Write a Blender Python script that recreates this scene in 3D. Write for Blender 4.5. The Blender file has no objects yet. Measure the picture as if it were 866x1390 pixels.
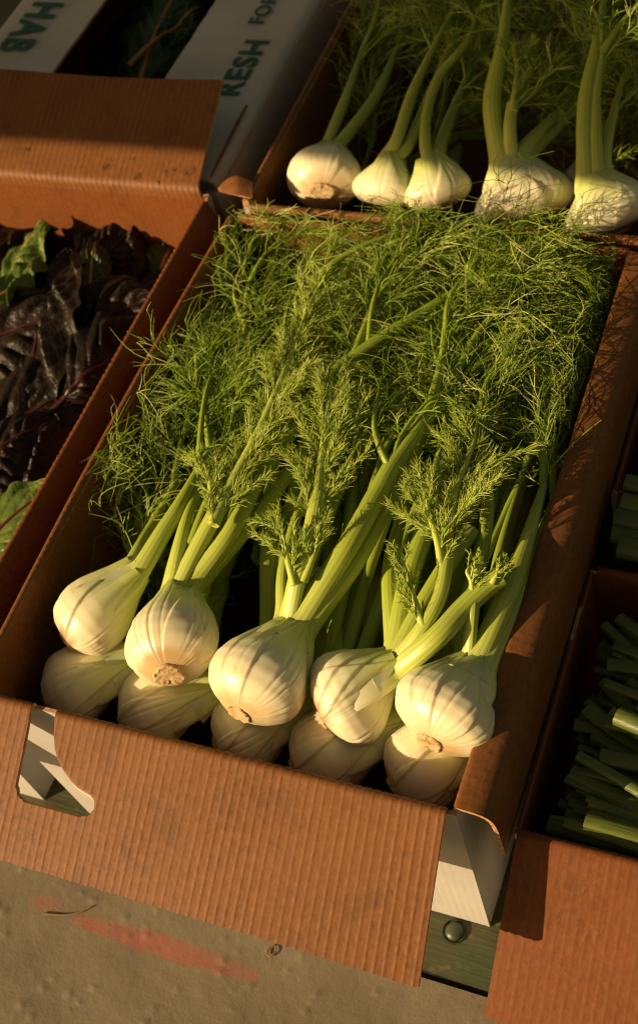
import bpy, math, random
import numpy as np
from mathutils import Matrix, Vector

# ------------------------------------------------------------------ camera, light, exposure
sc = bpy.context.scene
col = sc.collection
rng = np.random.default_rng(7)
PI = math.pi

# The box rim is z = 0, the table top z = -0.265; x runs along the front edge of the big box, y away.
CAM = np.array([0.65508346, -0.35211285, 0.91994299])
RX = np.array([0.91727597, 0.15191628, -0.36813888])      # world x, y, z axes seen by the lens (x right, y down, z forward)
RY = np.array([0.33818634, -0.78530542, 0.51858017])
RZ = np.array([-0.21032068, -0.60018067, -0.7717178])
FOC = 1828.356
ROT = np.stack([RX, RY, RZ])


def at(px, py, z):
    """point of the place that stands at height z on the sight line through a spot of the photograph"""
    r = ROT @ np.array([px - 433.0, py - 650.0, FOC])
    return CAM + (z - CAM[2]) / r[2] * r


cam_d = bpy.data.cameras.new("camera")
cam = bpy.data.objects.new("camera", cam_d)
col.objects.link(cam)
m3 = ROT @ np.diag([1.0, -1.0, -1.0])
cam.matrix_world = Matrix([list(m3[i]) + [CAM[i]] for i in range(3)] + [[0, 0, 0, 1]])
cam_d.sensor_fit = 'HORIZONTAL'
cam_d.sensor_width = 36
cam_d.lens = FOC / 866 * 36
cam_d.shift_y = -45 / 866
cam_d.clip_start = 0.02
cam_d.clip_end = 500
cam_d.dof.use_dof = True
cam_d.dof.focus_distance = 1.02
cam_d.dof.aperture_fstop = 14
sc.camera = cam

SUN = np.array([-0.655, -0.655, 0.375])
SUN /= np.linalg.norm(SUN)
sun_el = math.asin(SUN[2])
sun_az = math.atan2(SUN[0], SUN[1])          # from +y towards +x

world = bpy.data.worlds.new("World")
sc.world = world
world.use_nodes = True
wn = world.node_tree
sky = wn.nodes.new('ShaderNodeTexSky')
sky.sky_type = 'NISHITA'
sky.sun_disc = False
sky.sun_elevation = sun_el
sky.sun_rotation = sun_az
sky.dust_density = 2.0
warm = wn.nodes.new('ShaderNodeMix')
warm.data_type = 'RGBA'
warm.blend_type = 'MULTIPLY'
warm.inputs[0].default_value = 1
warm.inputs[7].default_value = (1.0, .70, .36, 1)         # the dusty evening air of the photograph
wn.links.new(sky.outputs[0], warm.inputs[6])
wn.links.new(warm.outputs[2], wn.nodes['Background'].inputs[0])
wn.nodes['Background'].inputs[1].default_value = 0.06

sl = bpy.data.lights.new("sun", 'SUN')
sl.energy = 5.0
sl.angle = math.radians(0.35)
sl.color = (1.0, 0.74, 0.42)
so = bpy.data.objects.new("sun", sl)
so.rotation_euler = Vector(SUN).to_track_quat('Z', 'Y').to_euler()
so.location = Vector(SUN) * 5
col.objects.link(so)

sc.view_settings.view_transform = 'Standard'
sc.view_settings.look = 'None'
sc.view_settings.exposure = 0.4
sc.view_settings.gamma = 1
sc.view_settings.use_curve_mapping = False
sc.cycles.use_denoising = True
sc.cycles.pixel_filter_type = 'BLACKMAN_HARRIS'
sc.cycles.filter_width = 1.1
sc.cycles.max_bounces = 8
sc.cycles.diffuse_bounces = 3
sc.cycles.sample_clamp_indirect = 6


# ------------------------------------------------------------------ mesh helpers
class Geo:
    """collects vertices, quads / triangles, a material index per face and float attributes per vertex"""

    def __init__(self):
        self.v, self.f, self.m, self.a, self.n = [], [], [], {}, 0

    def add(self, v, f, mat=0, **attr):
        v = np.asarray(v, float).reshape(-1, 3)
        f = np.asarray(f, int)
        self.f.append(f + self.n)
        self.m.append(np.full(len(f), mat) if np.isscalar(mat) else np.asarray(mat))
        for k in set(list(self.a) + list(attr)):
            if k not in self.a:
                self.a[k] = [np.zeros(self.n)]
            x = attr.get(k, 0.0)
            self.a[k].append(np.full(len(v), x) if np.isscalar(x) else np.asarray(x, float).ravel())
        self.v.append(v)
        self.n += len(v)
        return self

    def build(self, name, mats, parent=None, smooth=True):
        me = bpy.data.meshes.new(name)
        v = np.concatenate(self.v)
        me.vertices.add(len(v))
        me.vertices.foreach_set('co', v.ravel())
        idx = np.concatenate([f.ravel() for f in self.f])
        tot = np.concatenate([np.full(len(f), f.shape[1]) for f in self.f])
        start = np.concatenate([[0], np.cumsum(tot)[:-1]])
        me.loops.add(len(idx))
        me.loops.foreach_set('vertex_index', idx)
        me.polygons.add(len(tot))
        me.polygons.foreach_set('loop_start', start)
        me.polygons.foreach_set('loop_total', tot)
        me.polygons.foreach_set('material_index', np.concatenate(self.m))
        me.polygons.foreach_set('use_smooth', np.full(len(tot), smooth))
        for k, lst in self.a.items():
            at_ = me.attributes.new(k, 'FLOAT', 'POINT')
            at_.data.foreach_set('value', np.concatenate(lst))
        me.update(calc_edges=True)
        for m in (mats if isinstance(mats, (list, tuple)) else [mats]):
            me.materials.append(m)
        o = bpy.data.objects.new(name, me)
        col.objects.link(o)
        if parent is not None:
            o.parent = parent
        return o


def grid_faces(nu, nv, wrap_u=False):
    i = np.arange(nu if wrap_u else nu - 1)[:, None]
    j = np.arange(nv - 1)[None, :]
    i2 = (i + 1) % nu
    a, b, c, d = i * nv + j, i2 * nv + j, i2 * nv + j + 1, i * nv + j + 1
    return np.stack([a, b, c, d], -1).reshape(-1, 4)


def norm(a):
    return a / np.maximum(np.linalg.norm(a, axis=-1, keepdims=True), 1e-12)


def spline(pts, n):
    """Catmull-Rom through the points, n samples evenly spaced in length"""
    p = np.asarray(pts, float)
    if len(p) == 2:
        return p[0] + np.linspace(0, 1, n)[:, None] * (p[1] - p[0])
    q = np.vstack([2 * p[0] - p[1], p, 2 * p[-1] - p[-2]])
    out = []
    for i in range(1, len(q) - 2):
        t = np.linspace(0, 1, 14, endpoint=(i == len(q) - 3))[:, None]
        a, b, c, d = q[i - 1], q[i], q[i + 1], q[i + 2]
        out.append(.5 * (2 * b + (c - a) * t + (2 * a - 5 * b + 4 * c - d) * t ** 2 + (3 * b - a - 3 * c + d) * t ** 3))
    o = np.vstack(out)
    s = np.concatenate([[0], np.cumsum(np.linalg.norm(np.diff(o, axis=0), axis=1))])
    k = np.linspace(0, s[-1], n)
    return np.stack([np.interp(k, s, o[:, c]) for c in range(3)], 1)


def smooth_noise(n, step, amp, r):
    k = max(2, int(n / step) + 2)
    return np.interp(np.linspace(0, k - 1, n), np.arange(k), r.uniform(-amp, amp, k))


def sheet(g, P, th, ends=2):
    """a curved board: the grid P is its top face (slot 0), below it the back face (slot 1), round it the cut edge (slot 2)"""
    nu, nv = P.shape[:2]
    du, dv = np.gradient(P, axis=0), np.gradient(P, axis=1)
    N = norm(np.cross(du, dv))
    B = P - N * th
    ff = grid_faces(nu, nv)
    g.add(P, ff, 0)
    g.add(B, ff[:, ::-1], 1)
    per = [(i, 0) for i in range(nu)] + [(nu - 1, j) for j in range(1, nv)] + [(i, nv - 1) for i in range(nu - 2, -1, -1)] + [(0, j) for j in range(nv - 2, 0, -1)]
    ii = np.array(per)
    ring = np.stack([P[ii[:, 0], ii[:, 1]], B[ii[:, 0], ii[:, 1]]], 1)
    k = len(ring)
    a = np.arange(k)
    b = (a + 1) % k
    top = (ii[:, 1] == nv - 1) & (ii[b][:, 1] == nv - 1)
    g.add(ring, np.stack([a * 2, a * 2 + 1, b * 2 + 1, b * 2], 1), np.where(top, 2, ends))


def tube(geo, path, ra, rb=None, seg=10, n0=None, ribs=0, rib_amp=0.0, mat=0, cap=True, open_end=False, **attr):
    """a tube along the path; ra across, rb along the normal n0 carried along the path"""
    p = np.asarray(path, float)
    n = len(p)
    ra = np.broadcast_to(np.asarray(ra, float), (n,))
    rb = ra if rb is None else np.broadcast_to(np.asarray(rb, float), (n,))
    t = norm(np.gradient(p, axis=0))
    nn = np.array([0, 0, 1.0]) if n0 is None else np.asarray(n0, float)
    if abs(nn @ t[0]) > .95:
        nn = np.array([1.0, 0, 0])
    ns = []
    for i in range(n):
        nn = nn - (nn @ t[i]) * t[i]
        nn = nn / np.linalg.norm(nn)
        ns.append(nn)
    ns = np.array(ns)
    bs = np.cross(t, ns)
    th = np.linspace(0, 2 * PI, seg, endpoint=False)
    k = 1 + rib_amp * np.cos(th * ribs) if ribs else np.ones(seg)
    V = p[None] + (np.cos(th) * k)[:, None, None] * ns[None] * rb[None, :, None] + (np.sin(th) * k)[:, None, None] * bs[None] * ra[None, :, None]
    at_ = {kk: np.broadcast_to(np.asarray(x, float), (seg, n)) if not np.isscalar(x) else x for kk, x in attr.items()}
    geo.add(V, grid_faces(seg, n, True)[:, ::-1], mat, **at_)
    if cap:
        for e in ((0, n - 1) if not open_end else (0,)):
            c = np.vstack([V[:, e], p[e]])
            a = np.arange(seg)
            tri = np.stack([a, (a + 1) % seg, np.full(seg, seg)], 1)
            if e:
                tri = tri[:, ::-1]
            geo.add(c, tri, mat, **{kk: (x if np.isscalar(x) else np.append(x[:, e], x[0, e])) for kk, x in at_.items()})


def tag(o, label=None, cat=None, group=None, kind=None):
    if label: o['label'] = label
    if cat: o['category'] = cat
    if group: o['group'] = group
    if kind: o['kind'] = kind
    return o


def empty(name, loc=(0, 0, 0)):
    o = bpy.data.objects.new(name, None)
    o.empty_display_size = .05
    o.location = loc
    col.objects.link(o)
    return o


def hang(o, root):
    """keeps a part built in world coordinates where it is under its thing's Empty"""
    o.parent = root
    o.matrix_parent_inverse = Matrix.Translation(root.location).inverted()
    return o


# ------------------------------------------------------------------ materials
class NT:
    def __init__(self, name):
        self.mat = bpy.data.materials.new(name)
        self.mat.use_nodes = True
        self.t = self.mat.node_tree
        self.b = self.t.nodes['Principled BSDF']
        self.out = self.t.nodes['Material Output']

    def n(self, typ, **kw):
        x = self.t.nodes.new(typ)
        for k, v in kw.items():
            setattr(x, k, v)
        return x

    def link(self, a, b):
        self.t.links.new(a, b)

    def coord(self, which='Object', scale=(1, 1, 1), rot=(0, 0, 0)):
        c = self.n('ShaderNodeTexCoord')
        m = self.n('ShaderNodeMapping')
        m.inputs['Scale'].default_value = scale
        m.inputs['Rotation'].default_value = rot
        self.link(c.outputs[which], m.inputs[0])
        return m.outputs[0]

    def noise(self, vec, scale, detail=4, rough=.55, dist=0):
        x = self.n('ShaderNodeTexNoise')
        x.inputs['Scale'].default_value = scale
        x.inputs['Detail'].default_value = detail
        x.inputs['Roughness'].default_value = rough
        x.inputs['Distortion'].default_value = dist
        self.link(vec, x.inputs['Vector'])
        return x.outputs['Fac']

    def ramp(self, fac, stops, interp='LINEAR'):
        r = self.n('ShaderNodeValToRGB')
        r.color_ramp.interpolation = interp
        e = r.color_ramp.elements
        while len(e) < len(stops):
            e.new(.5)
        for k, (p, c) in zip(e, stops):
            k.position = p
            k.color = (*c, 1) if len(c) == 3 else c
        self.link(fac, r.inputs[0])
        return r.outputs[0]

    def mix(self, fac, a, b, mode='MIX'):
        x = self.n('ShaderNodeMix', data_type='RGBA', blend_type=mode)
        for i, v in ((0, fac), (6, a), (7, b)):
            if hasattr(v, 'links') or hasattr(v, 'is_linked'):
                self.link(v, x.inputs[i])
            elif i == 0:
                x.inputs[0].default_value = v
            else:
                x.inputs[i].default_value = (*v, 1)
        return x.outputs[2]

    def attr(self, name):
        return self.n('ShaderNodeAttribute', attribute_name=name).outputs['Fac']

    def math(self, op, a, b=0.0):
        x = self.n('ShaderNodeMath', operation=op)
        for i, v in ((0, a), (1, b)):
            if isinstance(v, (int, float)):
                x.inputs[i].default_value = v
            else:
                self.link(v, x.inputs[i])
        return x.outputs[0]

    def bump(self, h, strength=.3, dist=.001):
        x = self.n('ShaderNodeBump')
        x.inputs['Strength'].default_value = strength
        x.inputs['Distance'].default_value = dist
        self.link(h, x.inputs['Height'])
        self.link(x.outputs[0], self.b.inputs['Normal'])

    def set(self, **kw):
        for k, v in kw.items():
            k = k.replace('_', ' ')
            s = self.b.inputs[k]
            if hasattr(v, 'is_linked'):
                self.link(v, s)
            elif isinstance(v, tuple) and len(v) == 3 and s.type == 'RGBA':
                s.default_value = (*v, 1)
            else:
                s.default_value = v
        return self


def kraft_mat(name, base, lo, wet=.55):
    m = NT(name)
    c = m.coord()
    big = m.noise(c, 9, 6, .68)
    fine = m.noise(m.coord(scale=(1, 1, 1)), 330, 3, .7)
    fib = m.noise(m.coord(scale=(130, 70, 90)), 2.2, 5, .65, .3)
    spots = m.noise(c, 90, 2, .5)
    k = m.ramp(big, [(.3, lo), (.72, base)])
    k = m.mix(m.ramp(fib, [(.35, (0, 0, 0)), (.7, (1, 1, 1))]), k, tuple(x * 1.22 for x in base))
    k = m.mix(m.ramp(spots, [(.71, (0, 0, 0)), (.78, (.5, .5, .5))]), k, tuple(x * .6 for x in lo))
    k = m.mix(m.ramp(m.noise(c, 22, 6, .7, .6), [(.56, (0, 0, 0)), (.68, (.6, .6, .6))]), k, tuple(x * .62 for x in base))
    k = m.mix(m.ramp(m.noise(c, 34, 6, .75, 1.2), [(.64, (0, 0, 0)), (.70, (.55, .55, .55))]), k, tuple(min(1, x * 1.55) for x in base))
    k = m.mix(m.ramp(fine, [(.62, (0, 0, 0)), (.8, (.35, .35, .35))]), k, tuple(min(1, x * 1.7) for x in base))
    m.set(Base_Color=k, Roughness=wet, Specular_IOR_Level=.22)
    m.bump(m.math('ADD', fine, fib), .22, .0006)
    return m.mat


M_kraft = kraft_mat('kraft_board', (.190, .074, .0205), (.125, .045, .012))
M_kraft_dark = kraft_mat('kraft_board_dark', (.175, .056, .0135), (.122, .035, .008))
m = NT('kraft_cut_edge')
m.set(Base_Color=m.ramp(m.noise(m.coord(), 420, 3), [(.35, (.30, .14, .055)), (.65, (.56, .33, .16))]), Roughness=.8)
M_edge = m.mat


def outer_mat(name, a, b):
    m = NT(name)
    c = m.coord()
    k = m.ramp(m.noise(c, 9, 5, .6), [(.3, b), (.7, a)])
    k = m.mix(m.ramp(m.noise(m.coord(scale=(1, 1, .25)), 130, 4, .7), [(.6, (0, 0, 0)), (.85, (.5, .5, .5))]), k, tuple(x * .6 for x in b))
    k = m.mix(m.ramp(m.noise(c, 60, 2), [(.74, (0, 0, 0)), (.8, (.6, .6, .6))]), k, (.7, .66, .6))
    m.set(Base_Color=k, Roughness=.6)
    m.bump(m.noise(m.coord(scale=(60, 60, 4)), 6, 4), .12, .001)
    return m.mat


M_white = outer_mat('white_outer_board', (.50, .475, .435), (.40, .38, .345))
M_grey = outer_mat('grey_outer_board', (.58, .525, .44), (.47, .42, .35))


def simple(name, colour, rough=.6, **kw):
    m = NT(name)
    m.set(Base_Color=colour, Roughness=rough, **kw)
    return m.mat


M_ink = simple('green_print', (.012, .085, .045), .55)
M_ink_dark = simple('black_print', (.02, .02, .02), .6)

# fennel bulb: cream below, yellow-green to the neck; attributes: g = along the axis, vein = grooves
m = NT('fennel_bulb')
g_ = m.attr('g')
c = m.coord()
k = m.ramp(m.math('ADD', g_, m.math('MULTIPLY', m.math('SUBTRACT', m.noise(c, 28, 3), .5), .22)),
           [(0, (.60, .42, .20)), (.08, (.80, .70, .46)), (.38, (.83, .77, .52)), (.58, (.76, .75, .40)), (.82, (.60, .64, .20)), (1.0, (.42, .50, .10))])
k = m.mix(m.math('MULTIPLY', m.attr('vein'), .36), k, (.52, .47, .20))
k = m.mix(m.ramp(m.noise(m.coord(scale=(1, 1, 1)), 45, 3, .6), [(.66, (0, 0, 0)), (.78, (.42, .42, .42))]), k, (.55, .38, .18))
k = m.mix(m.math('MULTIPLY', m.attr('rust'), .9), k, (.30, .13, .04))
m.set(Base_Color=k, Roughness=.36, Subsurface_Weight=.35, Subsurface_Radius=(1.0, .65, .18), Subsurface_Scale=.016)
m.bump(m.noise(c, 260, 3), .08, .0006)
M_bulb = m.mat

m = NT('fennel_root_plate')
c = m.coord()
k = m.ramp(m.noise(c, 160, 5, .65), [(.3, (.30, .15, .05)), (.5, (.56, .38, .19)), (.75, (.72, .56, .32))])
m.set(Base_Color=k, Roughness=.8)
m.bump(m.noise(c, 240, 4), .6, .0015)
M_root = m.mat

# stalk: g 0 at the bulb (cream) to 1 (green)
m = NT('fennel_stalk')
k = m.ramp(m.attr('g'), [(0, (.80, .70, .46)), (.20, (.83, .75, .50)), (.32, (.76, .74, .38)), (.42, (.62, .66, .20)), (.52, (.48, .54, .10)), (.66, (.36, .43, .05)), (1, (.21, .29, .025))])
k = m.mix(m.math('MULTIPLY', m.attr('vein'), .45), k, (.16, .23, .025))
k = m.mix(m.ramp(m.noise(m.coord(), 90, 3), [(.62, (0, 0, 0)), (.8, (.5, .5, .5))]), k, (.42, .45, .12))
m.set(Base_Color=k, Roughness=.4, Subsurface_Weight=.15, Subsurface_Radius=(.6, .8, .1), Subsurface_Scale=.006)
M_stalk = m.mat


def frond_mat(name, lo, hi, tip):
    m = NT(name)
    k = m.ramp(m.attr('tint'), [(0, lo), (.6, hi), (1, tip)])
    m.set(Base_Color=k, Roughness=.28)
    tr = m.n('ShaderNodeBsdfTranslucent')
    m.link(k, tr.inputs[0])
    mx = m.n('ShaderNodeMixShader')
    mx.inputs[0].default_value = .22
    m.link(m.b.outputs[0], mx.inputs[1])
    m.link(tr.outputs[0], mx.inputs[2])
    m.link(mx.outputs[0], m.out.inputs[0])
    return m.mat


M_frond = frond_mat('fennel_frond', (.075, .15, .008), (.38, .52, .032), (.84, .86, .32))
M_young = frond_mat('fennel_young_frond', (.34, .46, .035), (.52, .63, .08), (.74, .78, .24))

# chard
def chard_mat(name, a, b, vein, rough=.28, trans=.0):
    m = NT(name)
    c = m.coord()
    k = m.ramp(m.noise(c, 30, 4), [(.35, a), (.7, b)])
    k = m.mix(m.attr('vein'), k, vein)
    m.set(Base_Color=k, Roughness=rough, Specular_IOR_Level=.25)
    m.bump(m.math('ADD', m.noise(c, 75, 3), m.math('MULTIPLY', m.noise(c, 260, 3), .35)), .75, .004)
    if trans:
        tr = m.n('ShaderNodeBsdfTranslucent')
        m.link(k, tr.inputs[0])
        mx = m.n('ShaderNodeMixShader')
        mx.inputs[0].default_value = trans
        m.link(m.b.outputs[0], mx.inputs[1])
        m.link(tr.outputs[0], mx.inputs[2])
        m.link(mx.outputs[0], m.out.inputs[0])
    return m.mat


M_chard_dark = chard_mat('dark_chard_leaf', (.010, .007, .0035), (.026, .014, .007), (.035, .012, .008), .42)
M_chard_green = chard_mat('green_chard_leaf', (.10, .17, .03), (.20, .27, .05), (.42, .07, .04), .35, .3)
M_chard_deep = chard_mat('deep_green_chard_leaf', (.030, .055, .018), (.05, .085, .025), (.25, .26, .10), .35)
M_rib_red = simple('red_chard_rib', (.055, .010, .008), .4)
M_rib_pale = simple('orange_chard_rib', (.45, .20, .05), .4)

m = NT('scallion_leaf')
c = m.coord(scale=(6, 90, 90))
k = m.ramp(m.noise(m.coord(), 24, 3), [(.3, (.080, .105, .012)), (.7, (.15, .175, .020))])
k = m.mix(m.ramp(m.noise(c, 4, 3), [(.45, (0, 0, 0)), (.7, (.5, .5, .5))]), k, (.15, .19, .05))
oi = m.n('ShaderNodeObjectInfo')
k = m.mix(m.math('MULTIPLY', oi.outputs['Random'], .75), k, (.045, .075, .012))
m.set(Base_Color=k, Roughness=.46)
m.bump(m.noise(c, 5, 3), .4, .0015)
M_scallion = m.mat

m = NT('green_painted_wood')
c = m.coord(scale=(4, 60, 30))
pa = m.noise(m.coord(), 16, 6, .7)
k = m.ramp(m.noise(c, 3, 5, .6), [(.3, (.035, .036, .015)), (.7, (.085, .08, .032))])
k = m.mix(m.ramp(pa, [(.5, (0, 0, 0)), (.6, (1, 1, 1))]), k, (.05, .07, .025))
k = m.mix(m.ramp(m.noise(m.coord(), 38, 4), [(.62, (0, 0, 0)), (.7, (.8, .8, .8))]), k, (.17, .14, .08))
m.set(Base_Color=k, Roughness=.6)
m.bump(m.noise(c, 4, 5), .5, .002)
M_green_wood = m.mat

# tan painted board with red spray strokes (strokes are paint: they have a shape of their own)
m = NT('tan_painted_board')
c = m.coord()
k = m.ramp(m.noise(c, 11, 6, .65), [(.3, (.155, .125, .080)), (.7, (.215, .178, .120))])
k = m.mix(m.ramp(m.noise(c, 160, 3), [(.64, (0, 0, 0)), (.74, (.7, .7, .7))]), k, (.13, .105, .07))
red = m.math('MULTIPLY', m.attr('red'), m.ramp(m.noise(c, 55, 5, .75), [(.25, (.2, .2, .2)), (.6, (1, 1, 1))]))
k = m.mix(m.math('MULTIPLY', red, m.ramp(m.noise(c, 260, 4, .7), [(.36, (.15, .15, .15)), (.55, (.9, .9, .9))])), k, (.40, .070, .05))
m.set(Base_Color=k, Roughness=.5)
m.bump(m.math('ADD', m.math('MULTIPLY', m.noise(c, 70, 3), 1.0), m.math('MULTIPLY', m.noise(c, 420, 2), .25)), .3, .0035)
M_tan = m.mat

M_bolt = simple('painted_bolt', (.06, .075, .045), .42, Metallic=.3)
M_ground = simple('asphalt_ground', (.05, .05, .05), .9)
M_awning = simple('dark_awning_cloth', (.08, .06, .05), .9)
M_twig = simple('dry_twig', (.20, .13, .06), .8)
m = NT('water')
m.set(Base_Color=(1, 1, 1), Roughness=.0, Transmission_Weight=1.0, IOR=1.33)
M_water = m.mat


# ------------------------------------------------------------------ setting
def slab(name, x0, x1, y0, y1, z, th, mat, parent=None, nx=2, ny=2, fn=None):
    g = Geo()
    X, Y = np.meshgrid(np.linspace(x0, x1, nx), np.linspace(y0, y1, ny), indexing='ij')
    Z = np.full_like(X, z) + (fn(X, Y) if fn else 0)
    sheet(g, np.stack([X, Y, Z], -1), th)
    return g.build(name, [mat, mat, mat], parent, smooth=False)


TZ = -0.265
tag(slab('ground', -60, 60, -60, 60, TZ - .62, .05, M_ground), kind='structure')

table = tag(empty('display_table', (0.2, .4, TZ)), 'worn green painted plank table under all the boxes', 'table')
y = -.052
for i in range(10):
    w = .142
    hang(slab('plank', -1.0, 1.3, y + .0015, y + w - .0015, TZ - .0005 * (i % 3), .025, M_green_wood, nx=60, ny=6,
              fn=lambda X, Y: .0006 * np.sin(X * 37 + Y * 90) * np.sin(X * 11)), table)
    y += w
for xx in (-.9, 1.2):
    for yy in (.02, 1.25):
        g = Geo()
        tube(g, [(xx, yy, TZ - .03), (xx, yy, TZ - .62)], .035, seg=4)
        hang(g.build('leg', M_green_wood, smooth=False), table)
# bolt heads in the table edge
for px, py in ((617, 1266),):
    c = at(px, py, TZ)
    g = Geo()
    th = np.linspace(0, PI / 2, 7)
    a = np.linspace(0, 2 * PI, 24, endpoint=False)
    r = .0085
    V = np.stack([c[0] + r * np.cos(a)[:, None] * np.cos(th), c[1] + r * np.sin(a)[:, None] * np.cos(th), c[2] + .0005 + .005 * np.sin(th) + 0 * a[:, None]], -1)
    g.add(V, grid_faces(24, 7, True))
    ring = np.stack([c[0] + .0105 * np.cos(a)[:, None] * np.array([1, 1]), c[1] + .0105 * np.sin(a)[:, None] * np.array([1, 1]), TZ - .002 + np.array([0, .004]) + 0 * a[:, None]], -1)
    g.add(ring, grid_faces(24, 2, True))
    hang(g.build('bolt', M_bolt), table)


# tan board in front of the table: paint strokes stored on the board's own vertices
def seg_d(P, a, b):
    ab = b - a
    t = np.clip(((P - a) @ ab) / (ab @ ab), 0, 1)
    return np.linalg.norm(P - a - t[..., None] * ab, axis=-1), t


nx, ny = 420, 170
X, Y = np.meshgrid(np.linspace(-.35, .75, nx), np.linspace(-.42, -.056, ny), indexing='ij')
P2 = np.stack([X, Y], -1)
red = np.zeros_like(X)
for a, b, w0, w1, s in (((52, 1226), (72, 1232), .008, .009, .45), ((108, 1252), (190, 1276), .006, .0105, .85), ((190, 1276), (275, 1304), .0105, .010, .8), ((275, 1304), (345, 1328), .010, .006, .6)):
    A, B = at(*a, TZ)[:2], at(*b, TZ)[:2]
    d, t = seg_d(P2, A, B)
    w = w0 + (w1 - w0) * t
    red = np.maximum(red, s * np.clip((w * 1.15 - d) / (w * .45), 0, 1))
Z = TZ + .004 + .0006 * np.sin(X * 40) * np.sin(Y * 55 + X * 9)
for _ in range(140):                                # blisters in the paint
    bx, by, br = rng.uniform(-.1, .6), rng.uniform(-.25, -.06), rng.uniform(.0018, .0045)
    Z += .0011 * np.exp(-(((X - bx) / br) ** 2 + ((Y - by) / (br * rng.uniform(.6, 1.2))) ** 2))
g = Geo()
sheet(g, np.stack([X, Y, Z], -1), .03)
rd = np.zeros(g.n)
rd[:nx * ny] = red.ravel()
g.a['red'] = [rd]
board = tag(g.build('painted_board', [M_tan, M_tan, M_tan]), 'tan painted board with red paint strokes in front of the boxes', 'board')

for pts, r, nm, lab in ((((58, 1241), (85, 1243), (105, 1240), (123, 1232)), .0009, 'twig', 'thin curved dark twig lying by the red paint strokes'),
                        (((371, 1275), (373, 1283), (366, 1287), (362, 1295), (367, 1299), (374, 1293), (373, 1284)), .0008, 'stem_scrap', 'small looped dry stem below the front flap edge')):
    g = Geo()
    tube(g, spline([at(a, b, TZ + .006) for a, b in pts], 24), r, seg=6)
    tag(g.build(nm, M_twig), lab, 'twig')


# ------------------------------------------------------------------ cardboard boxes
FL = .0074          # flute pitch


def fluted(n, length, amp, r, off=0.0):
    """ridge heights along a board, one ridge per flute, unevenly pressed"""
    s = np.linspace(0, length, n) + off + smooth_noise(n, 60, .0006, r)
    ph = (s / FL) % 1.0
    rid = np.exp(-((ph - .5) / .13) ** 2)
    amp_k = np.interp(s / FL, np.arange(int(length / FL) + 12), r.uniform(.45, 1.3, int(length / FL) + 12))
    return amp * rid * amp_k


def board_strip(start, along, out, length, profile, r, th=.0034, ridge=.0004, per=7, jag0=0.0, jag1=.0007, nu=None, warp=None, ends=2):
    """a board: it starts at `start`, runs `length` along `along`, and follows `profile` = [(outwards, up)] from its fold.
    end(u, v) may shift points (chamfered ends)"""
    start, along, out = (np.asarray(k, float) for k in (start, along, out))
    n = nu or int(length / FL * per)
    u = np.linspace(0, length, n)
    pr = np.asarray(profile, float)
    P = start + u[:, None, None] * along + pr[None, :, 0, None] * out + pr[None, :, 1, None] * np.array([0, 0, 1.0])
    du, dv = np.gradient(P, axis=0), np.gradient(P, axis=1)
    N = norm(np.cross(du, dv))
    T = norm(dv)
    h = fluted(n, length, ridge, r)
    d = h[:, None] * np.ones(len(pr)) * (1 + .25 * np.sin(np.arange(len(pr)) * .9 + 1.0))[None]
    P = P + N * d[..., None]
    fl = np.sin(u / FL * 2 * PI)
    if jag0:                                        # the scored, perforated fold: beads across it
        for j in range(min(5, len(pr))):
            k = jag0 * math.exp(-((j - 2) / 1.2) ** 2)
            P[:, j] += N[:, j] * (k * (np.abs(fl) ** .5 * np.sign(fl) * np.interp(u / FL, np.arange(int(length / FL) + 3), r.uniform(.1, 1.3, int(length / FL) + 3)) + .35 * r.uniform(-1, 1, n)))[:, None]
    if jag1:
        P[:, -1] += T[:, -1] * (jag1 * (np.abs(np.sin(u / FL * PI)) + .5 * r.uniform(-1, 1, n)))[:, None]
    if warp is not None:
        P = P + warp(u[:, None] / length, np.linspace(0, 1, len(pr))[None])
    g = Geo()
    sheet(g, P, th, ends)
    return g


def fold_profile(slope_deg, length, r=.004, n=14, curve=0.0):
    """from the wall's top over a small round fold, then down (or up) the slope; curve bends it further down over its length"""
    s0 = math.radians(slope_deg)
    pts = [(-.0008, -.010), (-.0008, -.004)]
    a0 = PI / 2
    x, z = -.0008, -.003
    for k in range(5):                              # turn from straight up to the slope
        a = a0 + (-s0 - a0) * (k + .5) / 5
        x += r * .55 * math.cos(a)
        z += r * .55 * math.sin(a)
        pts.append((x, z))
    seg = (length - .01) / n
    for k in range(n):
        a = -s0 - math.radians(curve) * (k + .5) / n
        x += seg * math.cos(a)
        z += seg * math.sin(a)
        pts.append((x, z))
    return pts


def wall_profile(h, lean=0.0, n=8, top=0.0):
    return [(-lean * (1 - k / n), -h + (h + top) * k / n) for k in range(n + 1)]


KM = [M_kraft, M_white, M_edge]
KD = [M_kraft_dark, M_white, M_edge]


def wall(root, start, along, out, length, h, r, mats, lean=.012, top=-.004, ridge=.0002, nm='wall', warp=None):
    # the inner face looks against `out`: run along so that along x up points inwards
    prof = wall_profile(h, lean, 8, top)
    al = np.asarray(along, float)

    def lean_in(u, v):                              # the ends follow the leaning neighbours so that the corners stay closed
        w = ((.5 - u) * 2 * lean * (1 - v))[..., None] * al
        return w + (warp(u, v) if warp is not None else 0)
    g = board_strip(start, along, out, length, prof, r, ridge=ridge, per=4, jag1=.0004, warp=lean_in, ends=1)
    return hang(g.build(nm, mats), root)


def orient(along, out):
    """True when along x up points inwards (against out)"""
    c = np.cross(along, [0, 0, 1.0])
    return c @ np.asarray(out, float) < 0


def add_wall(root, a, b, out, h, r, mats, **kw):
    a, b = np.asarray(a, float), np.asarray(b, float)
    al = norm(b - a)
    if not orient(al, out):
        a, b, al = b, a, -al
    return wall(root, a, al, out, np.linalg.norm(b - a), h, r, mats, **kw)


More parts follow.
